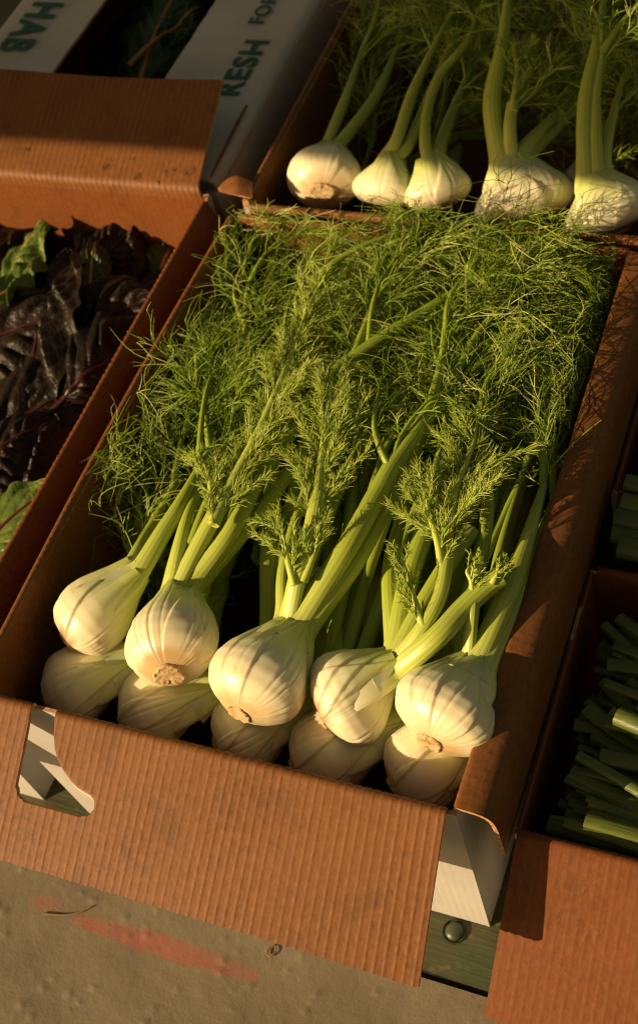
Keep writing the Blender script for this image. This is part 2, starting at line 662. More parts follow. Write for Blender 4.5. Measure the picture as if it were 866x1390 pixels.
def add_flap(root, a, b, out, prof, r, mats, nm='flap', **kw):
    a, b = np.asarray(a, float), np.asarray(b, float)
    al = norm(b - a)
    if not orient(al, out):
        a, b, al = b, a, -al
    g = board_strip(a, al, out, np.linalg.norm(b - a), prof, r, **kw)
    return hang(g.build(nm, mats), root)


def box_base(root, x0, x1, y0, y1, z, mats):
    g = Geo()
    X, Y = np.meshgrid(np.linspace(x0, x1, 4), np.linspace(y0, y1, 4), indexing='ij')
    sheet(g, np.stack([X, Y, np.full_like(X, z + .004)], -1), .0035)
    return hang(g.build('base', mats, smooth=False), root)


LEAN = .007
R1 = np.random.default_rng(11)


def open_box(name, label, x0, x1, y0, y1, mats, sides='lrfb', lean=LEAN, warp_side=0.0, drop=0.0):
    root = tag(empty(name, ((x0 + x1) / 2, (y0 + y1) / 2, TZ + drop)), label, 'box')
    h = -TZ - .001 - drop
    e = .001
    if 'f' in sides: add_wall(root, (x0 - .0034, y0, 0), (x1 + .0034, y0, 0), (0, -1, 0), h, R1, mats, lean=lean)
    if 'b' in sides: add_wall(root, (x0 - .0034, y1, 0), (x1 + .0034, y1, 0), (0, 1, 0), h, R1, mats, lean=lean)
    wl = (lambda u, v: np.stack([-warp_side * np.sin(PI * u) * v ** 2, 0 * u * v, 0 * u * v], -1)) if warp_side else None
    wr = (lambda u, v: np.stack([warp_side * np.sin(PI * u) * v ** 2, 0 * u * v, 0 * u * v], -1)) if warp_side else None
    if 'l' in sides: add_wall(root, (x0, y0 + .0003, 0), (x0, y1 - .0003, 0), (-1, 0, 0), h, R1, mats, lean=lean, warp=wl)
    if 'r' in sides: add_wall(root, (x1, y0 + .0003, 0), (x1, y1 - .0003, 0), (1, 0, 0), h, R1, mats, lean=lean, warp=wr)
    box_base(root, x0 + lean + .004, x1 - lean - .004, y0 + lean + .004, y1 - lean - .004, TZ + drop, mats)
    return root


# --- the big box of fennel in the middle
BW, BD = .42, .581
fbox = open_box('cardboard_box', 'big open brown cardboard box full of fennel in the middle, notched front flap', 0, BW, 0, BD, KM, warp_side=.003)

hole_px = [(51, 930), (46, 957), (38, 1000), (29, 1040), (24, 1066), (27, 1080), (38, 1090), (60, 1095), (90, 1102), (112, 1108), (124, 1107), (131, 1098),
           (131, 1086), (124, 1077), (112, 1071), (101, 1062), (90, 1048), (82, 1034), (77, 1017), (76, 995), (78, 966), (84, 938)]
FS = math.radians(27)
sl_n = np.array([0, -math.sin(FS), math.cos(FS)])


def on_flap(px, py, off=0.0):
    r = ROT @ np.array([px - 433.0, py - 650.0, FOC])
    p0 = np.array([0, -.003, 0.0])
    t = ((p0 - CAM) @ sl_n + off) / (r @ sl_n)
    return CAM + t * r


L0, L1 = -.004, BW - .004
prof = fold_profile(27, .131, n=70)
ff = board_strip((L1, -.0005, 0), (-1, 0, 0), (0, -1, 0), L1 - L0, prof, R1, ridge=.00032, per=9, jag0=.0004, jag1=.0008,
                 warp=lambda u, v: np.stack([.006 * (u < .5) * v * (.5 - u) * 2, 0 * u * v, .003 * np.sin(u * 5.0) * v], -1))


def cut_hole(g, nu, nv, ring2, axes):
    """take the faces inside an outline out of a board made by sheet() and close the new edge"""
    nt = nu * nv
    P, B = g.v[0], g.v[1]
    q = np.stack([P @ axes[0], P @ axes[1]], 1)
    R2 = ring2
    x, y = q[:, 0], q[:, 1]
    ins = np.zeros(len(q), bool)
    for i in range(len(R2)):
        (x1, y1), (x2, y2) = R2[i], R2[(i + 1) % len(R2)]
        c = ((y1 > y) != (y2 > y)) & (x < (x2 - x1) * (y - y1) / (y2 - y1 + 1e-12) + x1)
        ins ^= c
    F = g.f[0]
    keep = ins[F].sum(1) < 3
    edge = np.unique(F[keep][ins[F[keep]].any(1)])
    # pull the border vertices onto the outline
    bord = np.unique(np.concatenate([F[keep][ins[F[keep]].any(1)].ravel(), F[~keep].ravel()]))
    kept = np.unique(F[keep])
    gone = np.unique(F[~keep])
    bord = np.intersect1d(kept, np.union1d(gone, np.where(ins)[0]))
    for i in bord:
        best, bd = None, 1e9
        for j in range(len(R2)):
            a_, b_ = R2[j], R2[(j + 1) % len(R2)]
            t = np.clip(((q[i] - a_) @ (b_ - a_)) / ((b_ - a_) @ (b_ - a_) + 1e-15), 0, 1)
            c = a_ + t * (b_ - a_)
            d = np.linalg.norm(q[i] - c)
            if d < bd: best, bd = c, d
        if bd < .003:
            mv = (best[0] - q[i, 0]) * axes[0] + (best[1] - q[i, 1]) * axes[1]
            P[i] += mv
            B[i] += mv
    # edges used once inside the board
    def eds(fs):
        e = np.concatenate([fs[:, [0, 1]], fs[:, [1, 2]], fs[:, [2, 3]], fs[:, [3, 0]]])
        return e
    ek, eg = eds(F[keep]), eds(F[~keep])
    sk = set(map(tuple, ek))
    rim = np.array([e for e in map(tuple, eg[:, ::-1]) if e in sk])
    g.f[0] = F[keep]
    g.m[0] = g.m[0][:keep.sum()]
    g.f[1] = g.f[1][keep]
    g.m[1] = g.m[1][:keep.sum()]
    a_, b_ = rim[:, 0], rim[:, 1]
    g.f.append(np.stack([b_, a_, a_ + nt, b_ + nt], 1))
    g.m.append(np.full(len(rim), 2))
    rf = g.f[2]
    ctr = np.concatenate(g.v)[rf].mean(1)
    c2 = np.stack([ctr @ axes[0], ctr @ axes[1]], 1)
    inn = np.zeros(len(c2), bool)
    for i in range(len(R2)):
        (x1, y1), (x2, y2) = R2[i], R2[(i + 1) % len(R2)]
        inn ^= ((y1 > c2[:, 1]) != (y2 > c2[:, 1])) & (c2[:, 0] < (x2 - x1) * (c2[:, 1] - y1) / (y2 - y1 + 1e-12) + x1)
    g.f[2] = rf[~inn]
    g.m[2] = g.m[2][:(~inn).sum()]


FAX = (np.array([1.0, 0, 0]), np.array([0, -math.cos(FS), -math.sin(FS)]))
ring = np.array([on_flap(*p) for p in hole_px])
cut_hole(ff, ff.v[0].shape[0] // len(prof), len(prof), np.stack([ring @ FAX[0], ring @ FAX[1]], 1), FAX)
front_flap = hang(ff.build('flap', KM), fbox)
# the torn liner curling out of the notch
tp = [on_flap(p[0], p[1]) for p in ((86, 1040), (100, 1062), (112, 1072), (124, 1079), (131, 1090), (130, 1101), (120, 1110))]
path = spline(tp, 22)
P = np.stack([path + sl_n * .0012, path - sl_n * .004 + np.array([.001, -.002, 0]), path - sl_n * .008 + np.array([-.001, -.004, 0])], 1)
g = Geo()
sheet(g, P, .0008)
hang(g.build('torn_liner', [M_white, M_white, M_edge]), fbox)

RIGHT = [(-.0008, -.010), (-.0008, -.004), (.0002, -.0012), (.002, .0), (.005, .0), (.011, -.0006), (.017, -.0016), (.022, -.0034), (.026, -.0062), (.0288, -.0108), (.0305, -.018), (.0315, -.028), (.032, -.042), (.0322, -.056), (.0322, -.070)]
# right flap: shallow at the fold, curving steeply down
add_flap(fbox, (BW, .001, 0), (BW, BD + .004, 0), (1, 0, 0), RIGHT, R1, KM, ridge=.00008, jag0=.0002, jag1=.0006,
         warp=lambda u, v: np.stack([.0015 * np.sin(PI * u) + 0 * v + .004 * np.clip(1 - u * 6, 0, 1) * v, -.012 * v * (u < .25) * (1 - u * 4), 0 * u * v], -1))
# left and back flaps hang straight down outside, tight against the walls
add_flap(fbox, (0, .001, 0), (0, BD, 0), (-1, 0, 0), fold_profile(84, .09, n=8), R1, KM, ridge=.0001, jag0=.0003,
         warp=lambda u, v: np.stack([-.006 * np.sin(PI * u) + 0 * v, 0 * u * v, 0 * u * v], -1))
add_flap(fbox, (0.006, BD, 0), (BW, BD, 0), (0, 1, 0), fold_profile(86, .07, n=8), R1, KM, ridge=.0003, jag0=.0003)
# green print on the side
g = Geo()
aa = np.linspace(.1, PI * 1.1, 16)
pc = at(657, 1163, -.13)
arc = np.array([[BW - .004, pc[1] + .004 + .016 * math.cos(t), -.115 - .022 * math.sin(t)] for t in aa])
tube(g, arc, .0022, .0006, seg=8, n0=(1, 0, 0))
hang(g.build('printed_mark', M_ink), fbox)

# --- the chard box at the left
CX1, CY1 = -.046, .612
cbox = open_box('cardboard_box', 'open brown cardboard box of dark chard at the left edge', CX1 - .43, CX1, 0, CY1, KD)
add_flap(cbox, (CX1, .001, 0), (CX1, CY1 - .012, 0), (1, 0, 0), fold_profile(72, .085, n=10), R1, KD, ridge=.00008, jag0=.0004, jag1=.0005)
add_flap(cbox, (CX1 - .43, .001, 0), (CX1 - .005, .001, 0), (0, -1, 0), fold_profile(42, .135, n=10), R1, KD, ridge=.0005, jag0=.0003)
# its back flap lies tilted up on the next box
fp = fold_profile(-18, .140, n=16, r=.005)
hole = None
add_flap(cbox, (CX1 - .43, CY1, 0), (CX1 - .006, CY1, 0), (0, 1, 0), fp, R1, KM, ridge=.00042, jag0=.0004, jag1=.0004,
         warp=lambda u, v: np.stack([-.014 * v * np.clip(np.maximum(u, 1 - u) * 0 + 1, 0, 1), 0 * u * v, .002 * np.sin(u * 7) * v], -1))
# grey hand-hole plug seen in the flap at the picture's edge
a_ = np.linspace(0, 2 * PI, 28, endpoint=False)

# --- the grey lettered box behind it
GX0, GX1, GY0, GY1 = -.475, -.044, .632, 1.23
gbox = tag(empty('cardboard_box', (-.26, .93, TZ)), 'closed grey cardboard box with green lettering and a slot of leaves', 'box')
GM = [M_grey, M_kraft_dark, M_edge]
# walls: grey outside
for a, b, out in (((GX0, GY0, 0), (GX1, GY0, 0), (0, -1, 0)), ((GX0, GY1, 0), (GX1, GY1, 0), (0, 1, 0)), ((GX0, GY0, 0), (GX0, GY1, 0), (-1, 0, 0)), ((GX1, GY0, 0), (GX1, GY1, 0), (1, 0, 0))):
    add_wall(gbox, a, b, out, -TZ - .001, R1, [M_kraft_dark, M_grey, M_edge], lean=.004, top=-.014)
box_base(gbox, GX0 + .01, GX1 - .01, GY0 + .01, GY1 - .01, TZ, GM)


def top_panel(xa, xb, sgn):
    """a folded top flap: round over the wall's edge, then flat"""
    pts = [(0, -.02), (0, -.013)]
    for k in range(1, 7):
        a = PI / 2 * k / 6
        pts.append((.012 - .012 * math.cos(a), -.012 + .012 * math.sin(a)))
    for k in range(1, 9):
        pts.append((.012 + (abs(xb - xa) - .012) * k / 8, -.0015 * math.sin(PI * k / 8)))
    pr = np.array(pts)
    n = 160
    yy = np.linspace(GY0 + .002, GY1 - .002, n)
    P = np.stack([np.broadcast_to(xa + sgn * pr[None, :, 0], (n, len(pr))), np.broadcast_to(yy[:, None], (n, len(pr))), np.broadcast_to(pr[None, :, 1], (n, len(pr)))], -1).copy()
    P[:, -1, 0] += sgn * smooth_noise(n, 3, .0006, R1)
    P[..., 2] += .001 * np.sin(yy * 18)[:, None] * np.linspace(0, 1, len(pr))[None]
    if sgn > 0:
        P = P[::-1]
    g = Geo()
    sheet(g, P, .0035)
    return g


for xa, xb, s in ((GX1, -.182, -1), (GX0, -.343, 1)):
    g = top_panel(xa, xb, s)
    hang(g.build('top_panel', GM), gbox)
# cut slit at the right edge, its lip lifted
A, B = at(285, 244, .002), at(335, 144, .002)
p = spline([A, (A + B) / 2 + np.array([.001, 0, .001]), B], 30)
g = Geo()
sheet(g, np.stack([p, p + np.array([-.0025, 0, .0030]) * np.sin(np.linspace(.2, PI * .9, 30))[:, None] ** .5], 1)[:, ::-1], .0025)
hang(g.build('cut_lip', [M_grey, M_kraft_dark, M_kraft_dark]), gbox)


def lettering(text, size, origin, ang, stretch=1.0, bold=.0):
    cu = bpy.data.curves.new('lettering', 'FONT')
    cu.body = text
    cu.size = size
    cu.offset = bold
    cu.extrude = .0003
    cu.space_character = 1.12
    t = bpy.data.objects.new('t', cu)
    col.objects.link(t)
    bpy.context.view_layer.update()
    me = bpy.data.meshes.new_from_object(t.evaluated_get(bpy.context.evaluated_depsgraph_get()))
    bpy.data.objects.remove(t)
    o = bpy.data.objects.new('lettering', me)
    col.objects.link(o)
    me.materials.clear()
    me.materials.append(M_ink)
    o.location = Vector(origin)
    o.rotation_euler = (0, 0, ang)
    o.scale = (stretch, 1, 1)
    hang(o, gbox)
    return o


LET = [('RESH', .0435, tuple(at(321, 130, .0012)), PI / 2, 1.0, .0010), ('FOR', .029, tuple(at(356, 32, .0012)), PI / 2, 1.0, .0006),
       ('HAB', .064, tuple(at(50, 0, .0012)), -PI / 2 - .035, .80, .0020)]
for L in LET:
    lettering(L[0], L[1], L[2], L[3], L[4], L[5])

# --- the second box of fennel behind
YB = .604
bbox = open_box('cardboard_box', 'shaded brown cardboard box of fennel standing behind the big one', .008, .432, YB, 1.185, KM)
add_flap(bbox, (.012, YB, 0), (.432, YB, 0), (0, -1, 0), fold_profile(84, .07, n=8), R1, KM, ridge=.0004, jag0=.0004)
add_flap(bbox, (.006, YB + .004, 0), (.006, 1.185, 0), (-1, 0, 0), fold_profile(86, .06, n=8), R1, KM, ridge=.0002, jag0=.0004)
# the torn end of its side flap
g = Geo()
c0 = at(342, 262, .002)
pts = np.array([at(343, 246, .006), at(320, 238, .010), at(303, 246, .004), at(296, 256, 0)])
pt2 = np.array([at(343, 268, .002), at(322, 264, .006), at(306, 262, .002), at(297, 259, 0)])
a_, b_ = spline(pts, 16), spline(pt2, 16)
P = np.stack([a_, (a_ + b_) / 2 + np.array([0, 0, .003]), b_], 1)
sheet(g, P, .003)
hang(g.build('torn_flap', KM), bbox)

# --- the two boxes of scallions at the right
SX, DROP = .4585, .06          # these are shallower boxes: their rims stand 6 cm lower
F1, B1, F2, B2 = .0205, .2590, .3472, .62
s1 = open_box('cardboard_box', 'brown cardboard box of scallions nearest the right corner', SX, SX + .40, F1, B1, KD, lean=.002, drop=DROP)
add_flap(s1, (SX, F1, 0), (SX + .40, F1, 0), (0, -1, 0), fold_profile(30, .146, n=20), R1, KD, ridge=.00016, jag0=.0003, jag1=.0005)
add_flap(s1, (SX, F1 + .001, 0), (SX, .190, 0), (-1, 0, 0), fold_profile(87, .020, n=5, r=.002), R1, KD, ridge=.00008, jag0=.0002)
add_flap(s1, (SX, .224, 0), (SX, B1, 0), (-1, 0, 0), fold_profile(87, .020, n=5, r=.002), R1, KD, ridge=.00008, jag0=.0002)
add_flap(s1, (SX + .004, B1, 0), (SX + .40, B1, 0), (0, 1, 0), fold_profile(80, .05, n=8), R1, KD, ridge=.0004, jag0=.0004)
s1.location.z -= DROP
s2 = open_box('cardboard_box', 'brown cardboard box of scallions further back at the right edge', SX, SX + .40, F2, B2, KD, lean=.002, drop=DROP)
add_flap(s2, (SX + .003, F2, 0), (SX + .40, F2, 0), (0, -1, 0), fold_profile(62, .11, n=10), R1, KD, ridge=.0002)
add_flap(s2, (SX, F2 + .002, 0), (SX, B2, 0), (-1, 0, 0), fold_profile(87, .020, n=5, r=.002), R1, KD, ridge=.00008, jag0=.0003)
s2.location.z -= DROP


# ------------------------------------------------------------------ fennel
class Threads:
    """thin tapering curved threads P(t) = p + d L t + b L t^2, expanded together"""

    def __init__(self):
        self.d = []

    def add(self, p, d, b, L, r, tint):
        self.d.append(np.concatenate([p, d, b, [L, r, tint]]))

    def build(self, g, rings=5, box=None, press=None):
        if not self.d:
            return
        D = np.array(self.d)
        p, d, b, L, r, ti = D[:, :3], D[:, 3:6], D[:, 6:9], D[:, 9], D[:, 10], D[:, 11]
        t = np.linspace(0, 1, rings)
        P = p[:, None] + d[:, None] * (L[:, None] * t)[..., None] + b[:, None] * (L[:, None] * t ** 2)[..., None]
        if box is not None:
            x0, x1, y0, y1 = box
            stray = (np.arange(len(P)) % 14 == 0) & (p[:, 0] > x0) & (p[:, 0] < x1) & (p[:, 1] < y1)
            inside = ~(stray[:, None] & (P[..., 2] > .0))
            if press is None: inside = P[..., 2] < .004
            xr = P[..., 0]
            xr = np.where(xr > x1, x1 - (xr - x1) * .6, np.where(xr < x0, x0 + (x0 - xr) * .6, xr))
            P[..., 0] = np.where(inside, np.clip(xr, x0, x1), P[..., 0])
            P[..., 1] = np.where(inside, np.clip(P[..., 1], y0, y1), P[..., 1])
        if press is not None:
            X_, Y_ = P[..., 0], P[..., 1]
            clump = np.sin(X_ * 95 + 1.3 * np.sin(Y_ * 60)) * np.sin(Y_ * 80 + 1.1 * np.sin(X_ * 70 + 2)) + .6 * np.sin(X_ * 170 + Y_ * 130)
            h = press(X_, Y_) + .012 + .009 * clump
            h = np.maximum(h, p[:, None, 2] + .004)
            P[..., 2] = np.where(P[..., 2] > h, h + (P[..., 2] - h) * .45, P[..., 2])
        T = norm(np.gradient(P, axis=1))
        ref = np.where(np.abs(T[..., 2:3]) > .9, np.array([1.0, 0, 0]), np.array([0, 0, 1.0]))
        n1 = norm(np.cross(T, ref))
        n2 = np.cross(T, n1)
        rr = r[:, None] * (1 - .6 * t ** 2)[None]
        ang = np.array([0, 2 * PI / 3, 4 * PI / 3])
        V = P[:, None] + rr[:, None, :, None] * (np.cos(ang)[None, :, None, None] * n1[:, None] + np.sin(ang)[None, :, None, None] * n2[:, None])
        N = len(D)
        base = grid_faces(3, rings, True)
        F = (base[None] + (np.arange(N) * 3 * rings)[:, None, None]).reshape(-1, 4)
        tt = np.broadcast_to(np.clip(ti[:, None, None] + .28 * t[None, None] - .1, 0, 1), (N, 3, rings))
        g.add(V, F, 0, tint=tt)


def rand_dir(r):
    v = r.normal(size=3)
    return v / np.linalg.norm(v)


def perp(t, r, flat=None):
    """a random direction across t; flat pulls it towards the plane across `flat`"""
    v = r.normal(size=3)
    if flat is not None:
        v = v - flat * (v @ flat) * .8
    v = v - t * (v @ t)
    return v / np.linalg.norm(v)


UP = np.array([0, 0, 1.0])


def mature_frond(rach, r, dens=1.0, size=1.0, s0=0.0, box=None, curl=1.0, press=None):
    """thread-like foliage along the stem rach"""
    n = len(rach)
    t_ = norm(np.gradient(rach, axis=0))
    leng = np.linalg.norm(np.diff(rach, axis=0), axis=1).sum()
    A, B = Threads(), Threads()
    m = max(4, int(leng / .0170 * dens))
    fr_t = r.uniform(-.12, .12)
    for i in range(m):
        s = s0 + (1 - s0) * (i + r.uniform(.2, .8)) / m
        k = min(n - 1, int(s * (n - 1)))
        p, t = rach[k], t_[k]
        for sd in range(2):
            side = perp(t, r, UP)
            a = math.radians(r.uniform(22, 60))
            d = t * math.cos(a) + side * math.sin(a)
            Lp = size * .080 * (1 - .62 * s) * r.uniform(.55, 1.15)
            bend = perp(d, r) * r.uniform(.1, .45) * curl + np.array([0, 0, -.16])
            A.add(p, d, bend, Lp, .00085, .42 + fr_t)
            q = max(3, int(Lp / .0075))
            for j in range(q):
                u = .15 + .85 * (j + r.uniform(0, 1)) / q
                pp = p + d * Lp * u + bend * Lp * u * u
                tt = norm(d + 2 * bend * u)
                a2 = math.radians(r.uniform(14, 46))
                d2 = tt * math.cos(a2) + perp(tt, r) * math.sin(a2)
                L2 = size * r.uniform(.018, .048) * (1.15 - .5 * u)
                b2 = perp(d2, r) * r.uniform(.05, .7) * curl
                ti = r.beta(.9, 1.1) * .85 + fr_t
                B.add(pp, d2, b2, L2, r.uniform(.00036, .00052), ti)
                for _ in range(r.integers(2, 5)):
                    u3 = r.uniform(.2, .75)
                    p3 = pp + d2 * L2 * u3 + b2 * L2 * u3 * u3
                    t3 = norm(d2 + 2 * b2 * u3)
                    a3 = math.radians(r.uniform(12, 38))
                    d3 = t3 * math.cos(a3) + perp(t3, r) * math.sin(a3)
                    B.add(p3, d3, perp(d3, r) * r.uniform(.1, .9) * curl, size * r.uniform(.014, .038), r.uniform(.00030, .00046), ti + r.uniform(-.1, .15))
    g = Geo()
    A.build(g, 8, box, press)
    B.build(g, 6, box, press)
    return g


def young_frond(rach, r, size=1.0, s0=0.0, dens=1.0, tight=1.0):
    """short dense feathery foliage of a young shoot"""
    n = len(rach)
    t_ = norm(np.gradient(rach, axis=0))
    leng = np.linalg.norm(np.diff(rach, axis=0), axis=1).sum()
    A, B = Threads(), Threads()
    m = max(5, int(leng / .0080 * dens))
    for i in range(m):
        s = s0 + (1 - s0) * (i + r.uniform(.2, .8)) / m
        k = min(n - 1, int(s * (n - 1)))
        p, t = rach[k], t_[k]
        for sd in range(2):
            side = perp(t, r, UP)
            a = math.radians(r.uniform(18, 42)) * tight
            d = t * math.cos(a) + side * math.sin(a)
            Lp = size * .038 * (.45 + .9 * math.sin(PI * min(1, .25 + s * .75))) * r.uniform(.45, 1.3)
            bend = -side * r.uniform(-.1, .15) + perp(d, r) * .12
            A.add(p, d, bend, Lp, .0009, .35)
            q = max(4, int(Lp / .0010))
            for j in range(q):
                u = .1 + .9 * (j + r.uniform(0, 1)) / q
                pp = p + d * Lp * u + bend * Lp * u * u
                tt = norm(d + 2 * bend * u)
                a2 = math.radians(r.uniform(8, 34))
                d2 = tt * math.cos(a2) + perp(tt, r) * math.sin(a2)
                L2 = size * r.uniform(.008, .018)
                ti = r.uniform(.2, .8)
                B.add(pp, d2, perp(d2, r) * .35, L2, r.uniform(.00028, .00042), ti)
                if r.uniform() < .85:
                    p3 = pp + d2 * L2 * .4
                    a3 = math.radians(r.uniform(20, 45))
                    B.add(p3, d2 * math.cos(a3) + perp(d2, r) * math.sin(a3), np.zeros(3), L2 * .7, .00034, ti)
    g = Geo()
    A.build(g, 6)
    B.build(g, 4)
    return g


PROF_V = np.array([0, .02, .06, .14, .26, .38, .52, .66, .80, .92, 1.0])
PROF_R = np.array([.26, .40, .60, .84, .98, 1.0, .92, .77, .61, .51, .45])


def prof_r(v):
    # smooth interpolation
    from numpy import interp
    vv = np.linspace(0, 1, 200)
    rr = interp(vv, PROF_V, PROF_R)
    kk = np.ones(13) / 13
    rr2 = np.convolve(np.pad(rr, 6, mode='edge'), kk, 'valid')
    rr2[:6] = rr[:6]
    return interp(v, vv, rr2)


class Bulb:
    def __init__(self, root, neck, R, flat=.86, twist=0.0):
        self.root, self.neck = np.asarray(root, float), np.asarray(neck, float)
        self.ax = self.neck - self.root
        self.L = np.linalg.norm(self.ax)
        self.ax = self.ax / self.L
        u = UP - self.ax * (UP @ self.ax)
        self.u = u / np.linalg.norm(u)
        self.s = np.cross(self.ax, self.u)             # to the right when looking from root to neck? (checked by sign below)
        if twist:
            c, s_ = math.cos(twist), math.sin(twist)
            self.u, self.s = self.u * c + self.s * s_, self.s * c - self.u * s_
        if self.s @ np.array([1.0, 0, 0]) < 0 and abs(twist) < 1:
            self.s = -self.s
        self.R, self.flat = R, flat

    def point(self, phi, v, off=0.0):
        phi, v = np.asarray(phi, float), np.asarray(v, float)
        r = self.R * prof_r(v)
        return self.root + self.ax * (self.L * v)[..., None] + self.u * ((r * self.flat + off) * np.cos(phi))[..., None] + self.s * ((r + off) * np.sin(phi))[..., None]

    def normal(self, phi):
        return norm(self.u * math.cos(phi) + self.s * math.sin(phi) * self.flat)


def fennel(label, root, neck, R, stalks, r, group, nA=320, nV=96, flat=.86, rust=.15, box=None, seg=26, press=None):
    bulb = Bulb(root, neck, R, flat)
    t = tag(empty('fennel', tuple(bulb.root)), label, 'fennel', group)
    phi = np.linspace(0, 2 * PI, nA, endpoint=False)
    v = np.concatenate([np.linspace(0, .12, 14, endpoint=False), np.linspace(.12, 1, nV - 14)])
    PH, V = np.meshgrid(phi, v, indexing='ij')
    off = np.zeros_like(PH)
    vein = np.zeros_like(PH)
    # overlapping sheaths: each covers a sector that narrows upwards, the outer ones lie on the inner ones
    phis = [s['phi'] for s in stalks][:4] or [0.0]
    for i, p0 in enumerate(phis):
        w = (1.25 - .28 * i) * (1 - .72 * V ** 1.3) + .12
        sw = r.uniform(-.35, .35)
        d = np.abs((PH - p0 - sw * (1 - V) + PI) % (2 * PI) - PI)
        e = np.clip((w - d) / .055, 0, 1)
        e = e * e * (3 - 2 * e)
        off += (.0021 - .0003 * i) * e * np.clip(V / .05, 0, 1)
        vein = np.maximum(vein, .6 * np.exp(-((d - w - .01) / .035) ** 2) * np.clip((V - .02) / .08, 0, 1))
    for p0 in [q['phi'] for q in stalks]:               # each leaf base swells the bulb under its stalk
        d = np.abs((PH - p0 + PI) % (2 * PI) - PI)
        off += R * (.17 * np.exp(-(d / .42) ** 2) - .06) * np.clip((V - .18) / .6, 0, 1) ** 1.3
    off += R * .035 * np.sin(PH + r.uniform(0, 6)) * np.sin(PI * V) + R * .025 * np.sin(2 * PH + r.uniform(0, 6)) * np.clip(1 - V * 1.2, 0, 1) * np.clip(V * 8, 0, 1)
    # ribs along the sheaths
    nr = 21
    ph_r = np.sort(r.uniform(0, 2 * PI, nr) * .35 + np.linspace(0, 2 * PI, nr, endpoint=False) * 1.0) % (2 * PI)
    for p0 in ph_r:
        sw = r.uniform(-.06, .06) + .12 * math.sin(p0 * 2)
        d = (PH - p0 - sw * V + PI) % (2 * PI) - PI
        k = np.exp(-(d / .022) ** 2) * np.clip((V - .03) / .1, 0, 1)
        st = r.uniform(.35, 1)
        off -= .00045 * k * st
        off += .0003 * np.exp(-((np.abs(d) - .075) / .06) ** 2) * st
        vein = np.maximum(vein, .6 * k * st)
    off += .0012 * np.sin(PH * 2 + r.uniform(0, 6)) * np.sin(PI * V) + .0009 * np.sin(PH * 3 + r.uniform(0, 6) + V * 3) * np.sin(PI * V)
    rad = R * prof_r(V)
    P = bulb.root + bulb.ax * (bulb.L * V)[..., None] + bulb.u * ((rad * flat + off) * np.cos(PH))[..., None] + bulb.s * ((rad + off) * np.sin(PH))[..., None]
    handed = np.cross(bulb.u, bulb.s) @ bulb.ax > 0
    F = grid_faces(nA, len(v), True)
    g = Geo()
    ru = rust * np.clip((.16 - V) / .12, 0, 1) * (np.sin(PH * 3 + 1) * .5 + .5 + .3 * np.sin(PH * 11))
    for _ in range(3 if rust > .2 else 1):
        pc, vc = r.uniform(0, 2 * PI), r.uniform(.1, .5)
        dd = ((PH - pc + PI) % (2 * PI) - PI) ** 2 / .02 + (V - vc) ** 2 / .002
        ru = np.maximum(ru, rust * np.exp(-dd * r.uniform(.8, 3)))
    g.add(P, F if handed else F[:, ::-1], 0, g=V, vein=vein, rust=np.clip(ru, 0, 1))
    c = np.vstack([P[:, -1], P[:, -1].mean(0) - bulb.ax * .004])
    a = np.arange(nA)
    tri = np.stack([a, (a + 1) % nA, np.full(nA, nA)], 1)
    g.add(c, tri if handed else tri[:, ::-1], 0, g=1.0, vein=.3)
    hang(g.build('bulb', M_bulb), t)
    # dry pointed ends of the outer sheaths at the neck
    if nA > 120:
        for j in range(2):
            pa = (stalks[j % len(stalks)]['phi'] + stalks[(j + 1) % len(stalks)]['phi']) / 2 + r.uniform(-.2, .2) + j * .5
            vv_ = np.linspace(.70, 1.05, 12)
            uu_ = np.linspace(-1, 1, 9)
            hw = .62 * np.clip((1.06 - vv_) / .36, 0, 1) ** .8
            PA, PV = pa + uu_[:, None] * hw[None], np.broadcast_to(vv_[None], (9, 12))
            lift_ = .0010 + .0018 * np.clip((PV - .95) / .2, 0, 1) ** 1.5
            Q = bulb.point(PA, np.minimum(PV, 1.0), 0.0) + bulb.ax * (bulb.L * np.maximum(PV - 1, 0))[..., None]
            Q = Q + (bulb.u * np.cos(PA)[..., None] * flat + bulb.s * np.sin(PA)[..., None]) * lift_[..., None]
            if not handed: Q = Q[::-1]
            gs_ = Geo()
            nb_ = gs_.n
            sheet(gs_, Q, .0009)
            gs_.m = [np.zeros_like(k_) for k_ in gs_.m]
            pv_ = PV if handed else PV[::-1]
            gq = [pv_.ravel(), pv_.ravel(), np.full(len(gs_.v[2]), .9)]
            gs_.a['g'] = [np.clip(np.concatenate(gq) * .85, 0, 1)]
            gs_.a['vein'] = [np.full(gs_.n, .1)]
            hang(gs_.build('sheath', M_bulb), t)
    # root plate: a rough stub with a ragged rim
    g = Geo()
    na, nb = 40, 9
    aa = np.linspace(0, 2 * PI, na, endpoint=False)
    prof_ = [(.30, .06), (.33, .015), (.325, -.025), (.305, -.05), (.28, -.055), (.21, -.050), (.13, -.050), (.05, -.048), (.0, -.048)]
    R_keep, R = R, R * r.uniform(.72, 1.05)
    jit = 1 + .10 * np.sin(aa * 3 + r.uniform(0, 6)) + .07 * r.uniform(-1, 1, na)
    V2 = np.stack([bulb.root + bulb.ax * (R * z + .0009 * r.uniform(-1, 1, na) * (q > .2))[:, None] + (bulb.u * flat * np.cos(aa)[:, None] + bulb.s * np.sin(aa)[:, None]) * (R * q * jit)[:, None] for q, z in prof_], 1)
    Fr = grid_faces(na, nb, True)
    g.add(V2, Fr[:, ::-1] if handed else Fr)
    hang(g.build('root_plate', M_root), t)
    R = R_keep
